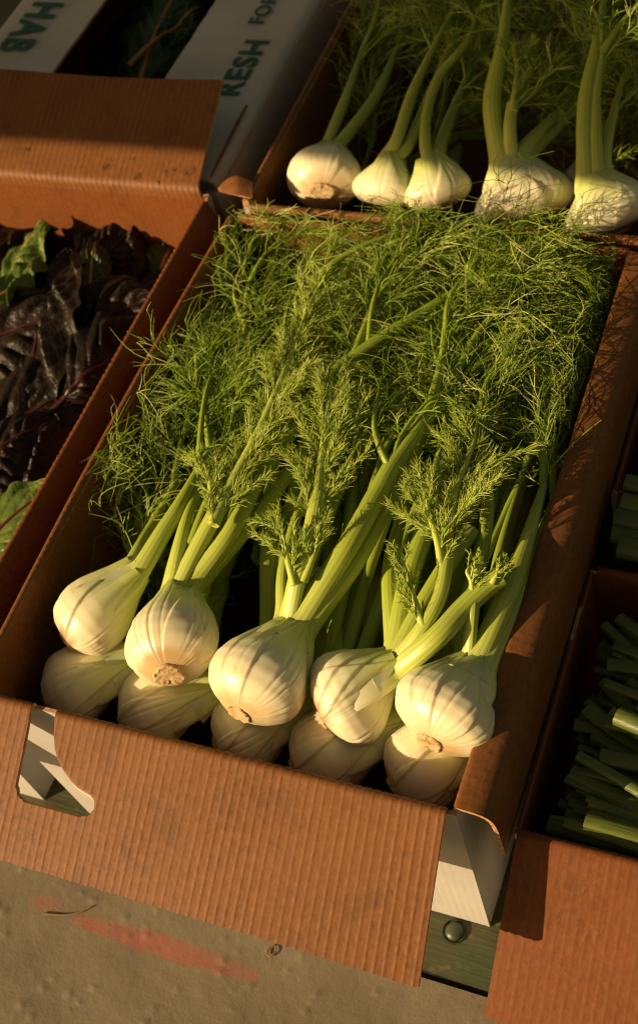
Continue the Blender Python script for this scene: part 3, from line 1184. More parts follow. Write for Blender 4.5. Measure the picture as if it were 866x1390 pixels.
    # stalks, each running up the bulb as a broad sheath and leaving it at the neck
    for s in stalks:
        p0 = s['phi']
        pts = [np.asarray(p, float) for p in s['pts']]
        while len(pts) > 1 and (pts[0] - bulb.root) @ bulb.ax < bulb.L * 1.20:
            pts.pop(0)
        fl_ = [list(f) for f in s.get('fronds', ())]
        if fl_ and fl_[0][0] == 'm':                    # the leaf goes on where its stalk ends
            q = [np.asarray(p, float) for p in fl_[0][1]]
            dv = pts[-1] - q[0]
            fl_[0][1] = [p + dv * (1 - i / (len(q) - 1)) for i, p in enumerate(q)]
        end_k = s.get('end', .42 if fl_ and fl_[0][0] == 'm' else 1.0)
        vs = np.array([.12, .34, .56, .78, .96])
        dep = np.array([.0125, .0084, .0060, .0053, .0050]) * (s['r'] / .009)
        on = [bulb.point(p0, vv) - bulb.normal(p0) * dd for vv, dd in zip(vs, dep)]
        path = np.vstack([spline(on + pts, 40)])
        ln = np.concatenate([[0], np.cumsum(np.linalg.norm(np.diff(path, axis=0), axis=1))])
        lb = np.linalg.norm(np.diff(np.array(on), axis=0), axis=1).sum()
        x = ln / lb                                    # 1 = at the neck
        wide = np.interp(x, [0, .3, .6, .85, 1.1, 1.5, 3, 30], [.5, 1.6, 1.7, 1.45, 1.12, .98, .92, s.get('taper', .8)]) * s['r']
        wide = np.minimum(wide, R * .62) * .93
        thick_k = .93
        thick = np.interp(x, [0, .35, .6, .85, 1.1, 1.5, 3, 30], [.3, .45, .56, .70, .80, .86, .88, s.get('taper', .8)]) * s['r']
        tail = np.interp(ln / ln[-1], [0, .55, 1], [1, 1, end_k])
        wide, thick = wide * tail, thick * tail * thick_k
        gn = s.get('green', 1.0)
        gg = np.interp(x, [0, 1.0, 1.5, 2.6, 5], [.06, .48 - .06 * (1 - gn), .5 + .10 * gn, .5 + .28 * gn, .5 + .5 * gn])
        g = Geo()
        th = np.linspace(0, 2 * PI, seg, endpoint=False)
        ve = np.clip(-np.cos(th * 13), 0, 1)[:, None] * np.clip(x - .7, 0, 1)[None]
        tube(g, path, wide, thick, seg=52 if seg > 20 else 26, n0=bulb.normal(p0), ribs=13, rib_amp=.014, g=gg[None].repeat(52 if seg > 20 else 26, 0),
             vein=(np.clip(-np.cos(np.linspace(0, 2 * PI, 52 if seg > 20 else 26, endpoint=False) * 13), 0, 1)[:, None] * np.clip(x - .6, 0, .8)[None]))
        st = hang(g.build('stalk', M_stalk), t)
        if s.get('node'):
            # joint ring where leaves leave the stalk
            pass
        for fr in fl_:
            kind, rp, kw = fr
            rach = spline(rp, 40)
            gs = Geo()
            nn = np.linspace(0, 1, 40)
            kw = dict(kw)
            r0 = kw.pop('r0', .0036)
            tube(gs, rach, r0 * (1 - .78 * nn), seg=8, ribs=4, rib_amp=.08, g=(.55 if kind == 'y' else .9), vein=.1)
            so_ = gs.build('leaf_stem', M_stalk)
            hang(so_, t)
            so_.parent = st
            so_.matrix_parent_inverse = Matrix.Identity(4)
            if kind == 'y':
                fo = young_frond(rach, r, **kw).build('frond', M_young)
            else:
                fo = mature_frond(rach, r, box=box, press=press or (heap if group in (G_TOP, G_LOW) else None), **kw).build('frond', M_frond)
            fo.parent = st
            fo.matrix_parent_inverse = Matrix.Identity(4)
            fo['kind'] = 'stuff'
    return t


def A(*p):
    return at(*p)


def px(*pts):
    return [at(*p) for p in pts]


RF = np.random.default_rng(5)
INB = (.008, .412, .01, .572)


def heap(x, y):
    """height of the pile of fronds"""
    x, y = np.asarray(x, float), np.asarray(y, float)
    e = np.clip(np.minimum(x, .42 - x) / .10, 0, 1)
    base = -.068 + .050 * np.clip((y - .14) / .22, 0, 1)
    back = np.exp(-((x - .26) / .11) ** 2) * np.clip((y - .44) / .12, 0, 1)
    return base + .030 * back - .042 * (1 - e) ** 2 - .028 * np.clip((x - .31) / .10, 0, 1) ** 2


def heap_low(x, y):
    return heap(x, y) - .040


def wild_frond(x, y, yaw, leng, depth=0.0, lift=.012, turn=0.0):
    """a stem path that lies on the heap"""
    pts = []
    a = yaw
    n = 6
    for i in range(n):
        z = heap(min(max(x, .01), .41), min(max(y, 0), .6)) - depth + lift * math.sin(PI * i / (n - 1))
        pts.append((x, y, z))
        x += math.sin(a) * leng / n
        y += math.cos(a) * leng / n
        a += turn / n
        x = min(max(x, .014), .406)
        if y > .575: y = .575
    return pts


G_TOP = 'fennel bulbs in the top layer of the big box'
G_LOW = 'fennel bulbs in the lower layer of the big box'
G_BACK = 'fennel bulbs in the shaded box behind'


def mk(kind, pts, **kw):
    return (kind, pts, kw)


# top layer, left to right
fennel('leftmost top-layer fennel bulb, dull and brown-spotted, shaded by the left wall',
       A(94, 872, -.034), A(192, 776, -.012), .0350,
       [dict(phi=.5, r=.0088, pts=px((222, 722, .004), (250, 676, .008), (285, 610, .0)), fronds=[mk('m', wild_frond(.10, .28, -.45, .16, .0), size=1.0)]),
        dict(phi=-.9, r=.0075, pts=px((176, 770, -.03), (205, 715, -.03), (235, 660, -.03)), fronds=[mk('m', wild_frond(.07, .24, -.2, .17, .01), size=.95)])],
       RF, G_TOP, rust=.75, box=INB)
fennel('top-layer fennel bulb with its round brown root facing the camera, second from left',
       A(229, 916, .002), A(246, 803, -.020), .0392,
       [dict(phi=-.55, r=.0085, pts=px((238, 775, .006), (250, 715, .008), (268, 665, .004)), fronds=[mk('m', wild_frond(.13, .30, -.6, .17, -.004))]),
        dict(phi=.05, r=.0088, green=.7, pts=px((258, 775, .022), (275, 735, .026), (289, 712, .028), (320, 645, .03)), taper=.5,
             fronds=[mk('y', px((289, 712, .028), (318, 650, .033), (352, 585, .036), (388, 500, .036), (420, 415, .03), (445, 365, .024)), size=.85, r0=.006, tight=.9),
                     mk('y', px((289, 712, .03), (288, 680, .036), (283, 645, .038), (270, 615, .03)), size=.62),
                     mk('m', px((432, 372, .028), (470, 345, .032), (530, 318, .03), (610, 300, .022)), size=.9, r0=.004)]),
        dict(phi=.9, r=.0086, pts=px((282, 790, .004), (315, 720, .008), (350, 650, .012), (395, 585, .014), (440, 520, .016), (500, 470, .019), (570, 425, .020), (625, 392, .020)), end=.55, fronds=[mk('m', px((625, 392, .020), (670, 370, .020), (720, 362, .016), (765, 375, .010)), size=.95, r0=.0046), mk('m', px((500, 470, .020), (505, 420, .026), (520, 375, .024), (560, 330, .018)), size=.85, r0=.003, s0=.2)]),
        dict(phi=1.45, r=.0078, pts=px((298, 830, -.006), (325, 765, -.004), (365, 680, .0), (415, 600, .006), (450, 540, .014), (478, 490, .018)), end=.6, fronds=[mk('m', px((478, 490, .018), (500, 430, .022), (525, 370, .022), (570, 318, .018)), size=.85, r0=.0045)])],
       RF, G_TOP, rust=.1, box=INB)
fennel('large sunlit top-layer fennel bulb in the centre with a pale feathery shoot',
       A(326, 970, .000), A(404, 848, -.010), .0405,
       [dict(phi=1.0, r=.0095, pts=px((432, 838, .006), (470, 780, .01), (505, 725, .012), (535, 665, .01), (560, 620, .006)), fronds=[mk('m', px((560, 620, .012), (590, 560, .016), (640, 500, .02), (690, 470, .018)), size=.9)]),
        dict(phi=.35, r=.0102, pts=px((425, 822, .02), (470, 745, .028), (515, 665, .032), (530, 636, .034), (580, 560, .034), (600, 490, .026)), taper=.85,
             fronds=[mk('m', px((600, 490, .028), (605, 450, .03), (612, 400, .026), (650, 350, .02)), size=.95, r0=.0042),
                     mk('m', px((530, 636, .036), (515, 605, .044), (508, 570, .044), (518, 510, .034)), size=.6, r0=.0034, dens=.8, s0=.35),
                     mk('m', px((530, 636, .036), (545, 590, .042), (580, 545, .044), (610, 530, .04)), size=.5, r0=.0026, dens=.8, s0=.3)]),
        dict(phi=-.35, r=.0088, green=.32, pts=px((396, 815, .022), (406, 775, .028), (424, 715, .034), (432, 672, .036)), taper=.7,
             fronds=[mk('y', px((424, 715, .034), (432, 660, .04), (438, 610, .043), (445, 560, .042), (452, 505, .036)), size=1.0, r0=.0055),
                     mk('y', px((400, 795, .028), (392, 765, .036), (384, 735, .04), (366, 700, .04)), size=.62),
                     mk('y', px((412, 790, .028), (424, 760, .036), (438, 730, .038), (452, 715, .036)), size=.55)]),
        dict(phi=-1.0, r=.007, pts=px((372, 840, .0), (385, 780, -.002), (400, 710, -.006), (430, 640, -.01)), fronds=[mk('m', wild_frond(.2, .31, .1, .18, .01))])],
       RF, G_TOP, rust=.12, box=INB)
fennel('broad top-layer fennel bulb lying sideways with brownish base and thick cut stalk',
       A(438, 972, -.028), A(548, 904, -.010), .0400,
       [dict(phi=-1.25, r=.0088, pts=px((500, 850, -.008), (530, 770, -.006), (548, 690, -.004), (560, 630, -.002)), fronds=[mk('m', wild_frond(.27, .31, .3, .18, -.002))]),
        dict(phi=-.75, r=.0098, pts=px((520, 862, .0), (555, 785, .002), (578, 715, .004), (596, 640, .004), (610, 570, .012), (612, 520, .018)), end=.6, fronds=[mk('m', px((612, 520, .018), (650, 450, .022), (700, 400, .020), (760, 365, .012)), size=.9, r0=.0048), mk('m', px((611, 530, .018), (590, 480, .024), (585, 440, .022)), size=.6, r0=.0026)]),
        dict(phi=-.2, r=.0085, green=.9, pts=px((545, 865, .006), (575, 820, .006), (615, 755, .008), (640, 720, .006))),
        dict(phi=.35, r=.0098, green=.55, pts=px((560, 905, .016), (590, 868, .02), (630, 825, .022), (662, 795, .024), (680, 782, .026)), taper=1.0,
             fronds=[mk('y', px((668, 792, .03), (674, 782, .034), (690, 766, .036)), size=.4, r0=.003)]),
        dict(phi=0.0, r=.0068, green=.4, pts=px((552, 878, .014), (575, 850, .02), (598, 805, .026), (607, 750, .03)), taper=.7,
             fronds=[mk('y', px((605, 752, .031), (612, 705, .036), (620, 660, .036), (640, 610, .03), (650, 560, .026)), size=1.0, r0=.0042, tight=1.35),
                     mk('y', px((600, 770, .03), (594, 735, .038), (580, 690, .04), (572, 650, .038)), size=.75, tight=1.2),
                     mk('y', px((575, 850, .022), (562, 815, .03), (552, 780, .034), (542, 748, .034)), size=.5)])],
       RF, G_TOP, rust=.8, box=INB)
fennel('sunlit top-layer fennel bulb in the near right corner against the right wall',
       A(584, 1008, -.006), A(654, 902, -.012), .0402,
       [dict(phi=.55, r=.0100, green=.8, pts=px((672, 885, -.004), (700, 820, -.006), (728, 745, -.010), (752, 680, -.018)), fronds=[mk('m', wild_frond(.385, .30, -.05, .18, .02))]),
        dict(phi=-.1, r=.0098, green=.85, pts=px((660, 880, .010), (690, 805, .008), (715, 735, .002), (738, 660, -.008)), fronds=[mk('m', wild_frond(.35, .33, .1, .18, -.002))]),
        dict(phi=-.75, r=.0066, green=.8, pts=px((637, 876, .012), (640, 840, .018), (643, 812, .024)), taper=.5,
             fronds=[mk('y', px((642, 815, .024), (640, 790, .032), (634, 775, .036), (645, 765, .034)), size=.38, r0=.003)]),
        dict(phi=-1.2, r=.009, pts=px((625, 860, -.012), (640, 800, -.008), (655, 740, 0), (662, 680, .012), (655, 600, .02)), taper=1.0, fronds=[mk('m', px((655, 600, .024), (650, 560, .028), (670, 500, .028), (720, 440, .02)), size=.95)])],
       RF, G_TOP, rust=.1, box=INB)


# lower layer
def low(label, rt, nk, R, yaws, seed, starts):
    r = np.random.default_rng(seed)
    rt, nk = A(rt[0], rt[1], rt[2] + .014), A(nk[0], nk[1], nk[2] + .014)
    nk = rt + (nk - rt) * 1.25
    ymin = R * .88 + .012
    sh = max(0, ymin - min(rt[1] + .3 * (nk[1] - rt[1]), nk[1]))
    rt[1] += sh
    nk[1] += sh
    st = []
    for i, (sx, sy, yw, dp) in enumerate(starts):
        f = wild_frond(sx, sy, yw, r.uniform(.15, .2), dp + .038)
        p1 = nk + (nk - rt) * .35 + np.array([0, 0, .004 * i])
        p1[0] = min(p1[0], .392)
        end = np.array(f[0])
        st.append(dict(phi=[-.8, .1, .8][i % 3], r=r.uniform(.0075, .0092), pts=[p1, p1 + (end - p1) * .35 + np.array([0, 0, .012]), p1 + (end - p1) * .7 + np.array([0, 0, .010]), end], fronds=[mk('m', f)]))
    for i in range(3):
        q1 = nk + (nk - rt) * .3 + np.array([.012 * (i - 1), 0, .004])
        q1[0] = min(q1[0], .392)
        q3 = np.array([min(.385, nk[0] + r.uniform(-.02, .05) + .015 * i), r.uniform(.30, .38), r.uniform(-.035, -.012)])
        st.append(dict(phi=[-1.2, -.35, .5][i], r=r.uniform(.006, .0082), pts=[q1, q1 + (q3 - q1) * .5 + np.array([0, 0, .008]), q3], fronds=[mk('m', [q3, q3 + np.array([.005, .04, .004]), q3 + np.array([r.uniform(-.03, .03), .09, 0])], size=.8, dens=.8)]))
    return fennel(label, rt, nk, R, st, r, G_LOW, rust=.1, box=INB, press=heap_low)


low('lower-layer fennel bulb in the near left corner behind the notch', (66, 955, -.085), (172, 905, -.075), .037, 0, 21,
    [(.05, .22, -.1, .03), (.06, .32, .1, .0), (.04, .40, .3, .0)])
low('dim lower-layer fennel bulb under the bulb with the round root', (168, 985, -.085), (282, 940, -.072), .037, 0, 22,
    [(.12, .36, -.3, .01), (.15, .40, .4, .0), (.10, .44, .6, -.004)])
low('lower-layer fennel bulb under the large central bulb, mostly hidden', (298, 1020, -.085), (395, 965, -.074), .036, 0, 23,
    [(.20, .40, .2, .0), (.23, .44, .7, -.004), (.18, .33, -.2, .025)])
low('lower-layer fennel bulb between the central and sideways bulbs, by the front edge', (400, 1045, -.085), (525, 990, -.072), .038, 0, 24,
    [(.28, .40, .5, .0), (.31, .43, .9, -.004), (.26, .30, .1, .03)])
low('half sunlit lower-layer fennel bulb in the near right corner', (535, 1072, -.075), (640, 1010, -.068), .038, 0, 25,
    [(.35, .41, -.3, .0), (.38, .40, -.5, .004), (.36, .48, -2.6, -.01), ])

# loose top fronds at the back of the heap belong to two more plants buried there
def buried(label, rt, nk, seed, starts):
    r = np.random.default_rng(seed)
    st = []
    rt, nk = np.array(rt), np.array(nk)
    for i, (sx, sy, yw, ln, dp, tr) in enumerate(starts):
        f = wild_frond(sx, sy, yw, ln, dp + .038, turn=tr)
        end = np.array(f[0])
        p1 = nk + (nk - rt) * .3
        st.append(dict(phi=[-.8, 0, .8][i % 3], r=.008, pts=[p1, p1 + (end - p1) * .5, end], fronds=[mk('m', f)]))
    return fennel(label, rt, nk, .035, st, r, G_LOW, nA=90, nV=34, box=INB, press=heap_low)


buried('fennel bulb buried at the left of the pile, only its fronds seen', (.09, .10, -.15), (.10, .19, -.13), 31,
       [(.05, .46, .9, .17, .0, .5), (.09, .50, 1.1, .18, -.004, .4), (.03, .33, .1, .16, .0, .3), (.03, .20, -.1, .15, .02, .2), (.13, .47, .5, .15, 0, .8)])
buried('fennel bulb buried in mid pile, only its fronds seen by the back wall', (.21, .10, -.15), (.22, .19, -.13), 32,
       [(.18, .53, 1.2, .18, -.006, .3), (.24, .50, 1.0, .18, -.008, .9), (.30, .54, 1.3, .15, -.008, .5), (.22, .42, .6, .16, -.002, .5), (.16, .42, .2, .15, 0, .5)])
buried('fennel bulb buried at the right of the pile, its fronds spilling down the right side', (.33, .10, -.15), (.32, .19, -.13), 33,
       [(.33, .50, 1.3, .16, -.006, 1.6), (.37, .47, 2.6, .15, -.004, .6), (.29, .46, 1.6, .16, -.008, 1.2), (.34, .40, .3, .16, -.002, .6), (.38, .36, .0, .16, .004, .3), (.27, .36, .8, .15, 0, .6)])

# more loose foliage low on the left and right, and between the stalks
buried('fennel bulb buried by the left wall, its fronds hanging beside the leftmost bulb', (.07, .12, -.17), (.08, .2, -.15), 34,
       [(.055, .20, -.5, .15, -.012, -.5), (.06, .26, -.5, .14, -.02, .6), (.05, .30, .2, .15, -.012, .2), (.10, .33, -.7, .15, -.016, .5), (.08, .14, -.8, .10, .015, .2)])
buried('fennel bulb buried at the centre, its dark fronds between the stalks', (.18, .14, -.18), (.19, .22, -.16), 35,
       [(.13, .24, .0, .16, .035, .3), (.19, .26, .2, .16, .035, .2), (.25, .26, .0, .16, .04, .3), (.30, .28, .3, .16, .035, .2), (.16, .36, .3, .15, .012, .4), (.24, .37, .2, .16, .012, .3)])
buried('fennel bulb buried at the far right of the pile, its fronds along the right wall', (.36, .14, -.18), (.36, .22, -.16), 36,
       [(.385, .28, -.1, .15, .02, .1), (.38, .38, .2, .14, -.004, 1.2), (.36, .44, -.2, .14, -.012, .5), (.33, .33, .1, .15, .0, .4), (.39, .52, 2.8, .14, -.008, .3), (.36, .55, -2.2, .16, -.012, .5)])
buried('fennel bulb buried against the back wall, its fronds bulging over the back rim', (.24, .2, -.18), (.25, .28, -.16), 37,
       [(.28, .53, .6, .13, -.026, .5), (.34, .54, .9, .12, -.026, .9), (.22, .54, .5, .12, -.02, .5), (.13, .54, .4, .13, -.012, .5), (.37, .56, 1.8, .10, -.02, .9), (.30, .57, 1.2, .13, -.03, .3)])

for j, (lab_, rt_, st_) in enumerate((('fennel bulb buried low at the left, its curly bright fronds over the left rim side', (.05, .2, -.17),
                                       [(.07, .44, -.7, .13, -.014, .8), (.05, .36, -.4, .12, -.016, -.6), (.09, .30, -.5, .12, -.014, .9), (.06, .24, -.8, .11, -.012, 1.2), (.12, .42, -.2, .13, -.012, .5), (.045, .50, .3, .10, -.012, .6), (.05, .17, -.6, .10, -.006, .3), (.03, .22, -.3, .11, -.004, .3), (.07, .21, -.9, .10, -.014, 1.0)]),
                                      ('fennel bulb buried low at the right, its curly bright fronds near the back right corner', (.33, .24, -.17),
                                       [(.28, .40, .5, .13, -.012, .9), (.33, .38, .2, .13, -.014, .9), (.36, .46, .4, .11, -.014, 1.2), (.25, .46, .9, .13, -.012, -.6), (.31, .50, .2, .12, -.012, 1.4), (.20, .48, .4, .12, -.012, .7)]))):
    rr_ = np.random.default_rng(80 + j)
    rt_ = np.array(rt_)
    sts = []
    for i, (sx, sy, yw, ln_, dp, tr) in enumerate(st_):
        f = wild_frond(sx, sy, yw, ln_, dp, turn=tr)
        end = np.array(f[0])
        p1 = rt_ + np.array([.01, .11, .02])
        sts.append(dict(phi=[-.8, 0, .8][i % 3], r=.006, pts=[p1, p1 + (end - p1) * .5, end], fronds=[mk('m', f, size=1.25, curl=1.5, dens=.75, r0=.0026)]))
    fennel(lab_, rt_, rt_ + np.array([.01, .09, .02]), .034, sts, rr_, G_LOW, nA=80, nV=30, box=INB)

# back box
INK = (.02, .42, .612, 1.17)


def back_fennel(label, rt, nk, R, stalks, seed):
    r = np.random.default_rng(seed)
    for q in stalks:
        q['r'] *= .88
        a_, b_ = q['pts'][-2], q['pts'][-1]
        for j in range(2):
            p = a_ + (b_ - a_) * r.uniform(.1, .9)
            dx = r.uniform(-.05, .05)
            q.setdefault('fronds', []).append(mk('m', [p, p + np.array([dx * .5, .03, .008]), p + np.array([dx, .07, r.uniform(-.01, .01)])], size=.75, dens=1.0, r0=.002))
    return fennel(label, A(*rt), A(*nk), R, stalks, r, G_BACK, nA=140, nV=48, rust=.2, box=INK)


back_fennel('round fennel bulb with its root facing out, far left of the back box', (437, 260, -.018), (453, 208, -.032), .041,
            [dict(phi=-.5, r=.0085, pts=px((452, 185, -.015), (470, 130, -.01), (490, 70, -.01)), fronds=[mk('m', px((490, 70, 0), (510, 20, .02), (520, -40, .03)), size=.9, dens=.7)]),
             dict(phi=.5, r=.009, pts=px((490, 190, -.03), (510, 130, -.02), (545, 50, -.02)), fronds=[mk('m', px((545, 50, -.01), (560, 10, .0), (580, -50, .02)), size=.9, dens=.7)])], 41)
back_fennel('fennel bulb second from left in the back box, neck upward', (522, 283, -.035), (535, 210, -.0), .036,
            [dict(phi=-.3, r=.0085, pts=px((540, 185, .02), (562, 120, .04), (600, 40, .06)), fronds=[mk('m', px((600, 40, .06), (620, 0, .07), (630, -50, .07)), size=.8, dens=.6)]),
             dict(phi=.4, r=.008, pts=px((555, 195, .01), (590, 115, .03), (630, 20, .05)), fronds=[mk('m', px((560, 110, .03), (590, 60, .05), (640, 20, .05)), size=.7, dens=.7)])], 42)
back_fennel('fennel bulb in the middle of the back box with curved stalk', (600, 283, -.035), (580, 212, .004), .037,
            [dict(phi=0, r=.0072, pts=px((577, 195, .018), (580, 150, .03), (598, 100, .045), (635, 55, .06), (650, 10, .06)), fronds=[mk('m', px((635, 60, .06), (660, 30, .07), (690, 0, .07)), size=.8, dens=.7)]),
             dict(phi=.9, r=.009, pts=px((605, 205, -.01), (615, 150, -.01), (640, 90, -.01)), fronds=[mk('m', px((640, 90, 0), (655, 40, .01), (680, -20, .02)), size=.8, dens=.7)])], 43)
back_fennel('broad fennel bulb right of centre in the back box, sun on its base', (720, 305, -.035), (692, 215, .004), .050,
            [dict(phi=-.7, r=.0125, pts=px((662, 215, .02), (668, 140, .05), (682, 60, .08), (690, -10, .1)), fronds=[mk('m', px((688, 40, .1), (720, 10, .12), (760, 0, .12)), size=.8, dens=.6)]),
             dict(phi=0.0, r=.008, green=.6, pts=px((688, 200, .03), (692, 170, .04), (696, 140, .05)), fronds=[mk('y', px((696, 150, .05), (700, 110, .06), (706, 60, .07)), size=.8, r0=.004)]),
             dict(phi=.6, r=.0095, pts=px((722, 215, .01), (735, 175, .015), (770, 140, .015)), fronds=[mk('m', px((770, 140, .02), (790, 90, .03), (800, 40, .04)), size=.8, dens=.7)]),
             dict(phi=1.2, r=.010, pts=px((745, 225, -.01), (765, 190, -.01), (800, 130, -.01)), fronds=[mk('m', px((800, 130, 0), (830, 90, .01), (850, 30, .02)), size=.8, dens=.7)])], 44)
back_fennel('fennel bulb with two tall upright stalks, far right of the back box', (835, 318, -.03), (800, 240, .01), .050,
            [dict(phi=-.5, r=.0105, pts=px((786, 225, .03), (795, 140, .06), (812, 50, .09), (822, -20, .11)), fronds=[mk('m', px((820, 0, .11), (850, -30, .12), (890, -40, .12)), size=.7, dens=.5)]),
             dict(phi=.1, r=.009, pts=px((803, 220, .035), (808, 140, .06), (818, 70, .085)), taper=.9, fronds=[mk('m', px((818, 70, .085), (840, 35, .1), (880, -10, .11)), size=.6, dens=.5, r0=.005), mk('m', px((818, 70, .085), (815, 30, .1), (790, -10, .11)), size=.6, dens=.5)]),
             dict(phi=.8, r=.008, pts=px((822, 235, .02), (824, 190, .03), (845, 110, .045)), fronds=[mk('m', px((845, 110, .045), (855, 90, .05), (880, 70, .05)), size=.8, dens=.9)])], 45)


for j, xs in enumerate(((.06, .13, .20, .28), (.33, .38, .25, .16))):
    rr_ = np.random.default_rng(60 + j)
    st_ = []
    rt_, nk_ = np.array([[.1, .3][j], .85, -.2]), np.array([[.12, .31][j], .92, -.18])
    for i, x_ in enumerate(xs):
        y_ = .76 + .05 * i
        fr_ = [(x_, y_, -.11), (x_ + .01, y_ + .06, -.06), (x_ + .02 * (i - 1), y_ + .12, -.03), (x_ + .03 * (i - 1), y_ + .2, -.01)]
        st_.append(dict(phi=[-.8, 0, .8][i % 3], r=.007, pts=[nk_ + np.array([0, .02, 0]), np.array(fr_[0])], fronds=[mk('m', fr_, size=1.0, dens=.9)]))
    fennel(['fennel bulb buried at the left of the back box, only its dim fronds seen', 'fennel bulb buried at the right of the back box, only its dim fronds seen'][j], rt_, nk_, .035, st_, rr_, G_BACK, nA=80, nV=30, box=INK)


# ------------------------------------------------------------------ chard
def chard_leaf(label, base, tip, up, width, mat, rib, seed, puff=.010, curl=.3, cup=.25, group='chard leaves in the left box', ruffle=.008, nveins=7):
    r = np.random.default_rng(seed)
    base, tip = np.asarray(base, float), np.asarray(tip, float)
    d = tip - base
    L = np.linalg.norm(d)
    d = d / L
    up = np.asarray(up, float)
    n = up - d * (up @ d)
    n = n / np.linalg.norm(n)
    s = np.cross(d, n)
    nu, nv = 65, 90
    U, V = np.meshgrid(np.linspace(-1, 1, nu), np.linspace(0, 1, nv), indexing='ij')
    def wob(fu, fv, k=4):
        o = 0
        for _ in range(k):
            o = o + np.sin(U * fu * r.uniform(.5, 1.6) + V * fv * r.uniform(.5, 1.6) + r.uniform(0, 6.3))
        return o / k
    w = width * np.sin(PI * np.clip(V, 0, 1) ** .85) ** .55 * (1 + .10 * wob(.1, 22))
    sgn = np.sign(U)
    ph = (V * 1.05 - .40 * np.abs(U) ** 1.1) * nveins + .45 * (sgn > 0) + .35 * wob(3, 7)
    cell = np.abs(np.sin(PI * ph)) ** .45
    veins = np.exp(-((np.abs(np.sin(PI * ph))) / .10) ** 2) * np.clip(1.1 - np.abs(U), 0, 1)
    mid = np.exp(-(U / .05) ** 2)
    h = puff * cell * np.clip(np.abs(U) * 4, 0, 1) * np.clip((1 - np.abs(U)) * 3, .3, 1) * (.8 + 1.0 * wob(7, 14))
    h = .62 * h + puff * .22 * wob(16, 34, 6) + ruffle * np.abs(U) ** 2 * 1.1 * wob(3, 20, 5)
    h += -cup * width * U ** 2 - curl * L * (V - .45) ** 2 + .012 * wob(3, 5)
    P = base + d * (V * L)[..., None] + s * (U * w)[..., None] + n * h[..., None]
    th = .0008
    g = Geo()
    du, dv = np.gradient(P, axis=0), np.gradient(P, axis=1)
    N = norm(np.cross(du, dv))
    ff_ = grid_faces(nu, nv)
    vv = np.clip(.55 * veins + mid, 0, 1)
    g.add(P, ff_, 0, vein=vv)
    g.add(P - N * th, ff_[:, ::-1], 0, vein=vv)
    t = tag(empty('chard_leaf', tuple(base)), label, 'leaf', group)
    hang(g.build('blade', mat), t)
    pm = P[nu // 2] + N[nu // 2] * .0005
    g = Geo()
    stem = np.vstack([pm[0] - d * .05 - n * .01, pm[0] - d * .025 - n * .003, pm[::6]])
    tube(g, spline(stem, 40), np.linspace(.0045, .0008, 40), seg=8)
    hang(g.build('midrib', rib), t)
    return t


def ch(label, b, t, up, w, mat, rib, seed, **kw):
    return chard_leaf(label, A(*b), A(*t), up, w, mat, rib, seed, **kw)


ch('big glossy dark purple chard leaf with deep puckers, in the middle of the left box', (50, 560, -.10), (225, 330, -.075), (.0, -.25, 1), .085, M_chard_dark, M_rib_red, 1, puff=.016)
ch('dark purple chard leaf with a bright wavy edge standing up at the left', (30, 560, -.09), (80, 330, -.045), (-.5, -.35, .8), .055, M_chard_dark, M_rib_red, 2, puff=.014, ruffle=.012)
ch('dark red chard leaf lying low along the right wall of the left box', (120, 620, -.11), (190, 380, -.09), (.3, -.2, 1), .075, M_chard_dark, M_rib_red, 3, puff=.014)
ch('dark chard leaf with a thin red edge in the lower middle of the left box', (-40, 610, -.10), (145, 490, -.07), (.1, -.3, 1), .075, M_chard_dark, M_rib_red, 4, puff=.013)
ch('dark chard leaf with orange sunlit holes near the left picture edge', (-60, 660, -.07), (75, 560, -.055), (-.2, -.35, 1), .06, M_chard_dark, M_rib_red, 5, puff=.013)
ch('pale green chard leaf with a white sunlit patch under the back flap', (-10, 420, -.10), (52, 296, -.035), (-.55, -.4, .7), .036, M_chard_green, M_rib_pale, 6, puff=.008)
ch('small bright green curled chard leaf at the left picture edge', (-40, 440, -.06), (50, 345, -.04), (-.5, -.4, .9), .026, M_chard_green, M_rib_pale, 7, puff=.006, ruffle=.012)
ch('deep green chard leaf tucked in the far right corner of the left box', (215, 400, -.11), (232, 315, -.075), (.2, -.6, .8), .035, M_chard_deep, M_rib_pale, 8, puff=.008)
ch('deep green chard leaf behind the dark ones below the back flap', (100, 420, -.13), (130, 300, -.075), (-.1, -.6, .8), .05, M_chard_deep, M_rib_pale, 9, puff=.01)
ch('yellow green chard leaf with red veins by the left rim', (-80, 790, -.05), (66, 650, -.006), (-.45, -.5, .75), .046, M_chard_green, M_rib_red, 10, puff=.005, cup=.1)
ch('deep green chard leaf in the shade below the dark ones', (0, 690, -.12), (130, 590, -.10), (.1, -.3, 1), .06, M_chard_deep, M_rib_red, 11)
ch('small olive chard leaf tip between the dark leaves', (120, 420, -.07), (128, 318, -.05), (.3, -.7, .6), .022, M_chard_deep, M_rib_pale, 12, puff=.006)
ch('dark chard leaf hidden low in the left box', (-90, 520, -.15), (120, 440, -.14), (0, 0, 1), .10, M_chard_dark, M_rib_red, 13)
ch('broad crinkled dark chard leaf lying flat against the left picture edge', (-110, 500, -.085), (95, 415, -.055), (-.1, -.35, 1), .080, M_chard_dark, M_rib_red, 21, puff=.014, curl=.15)
ch('broad brownish chard leaf with blisters under the small olive tip', (60, 470, -.085), (205, 400, -.060), (.15, -.35, 1), .070, M_chard_dark, M_rib_red, 22, puff=.014, curl=.15)
ch('dark chard leaf lying across the near corner of the left box', (-90, 700, -.085), (110, 560, -.075), (0, -.3, 1), .080, M_chard_dark, M_rib_red, 23, puff=.013, curl=.15)
ch('dark chard leaf next to the right wall, its tip near the rim', (90, 540, -.08), (205, 430, -.055), (.1, -.4, 1), .065, M_chard_dark, M_rib_red, 24, puff=.013, curl=.15)
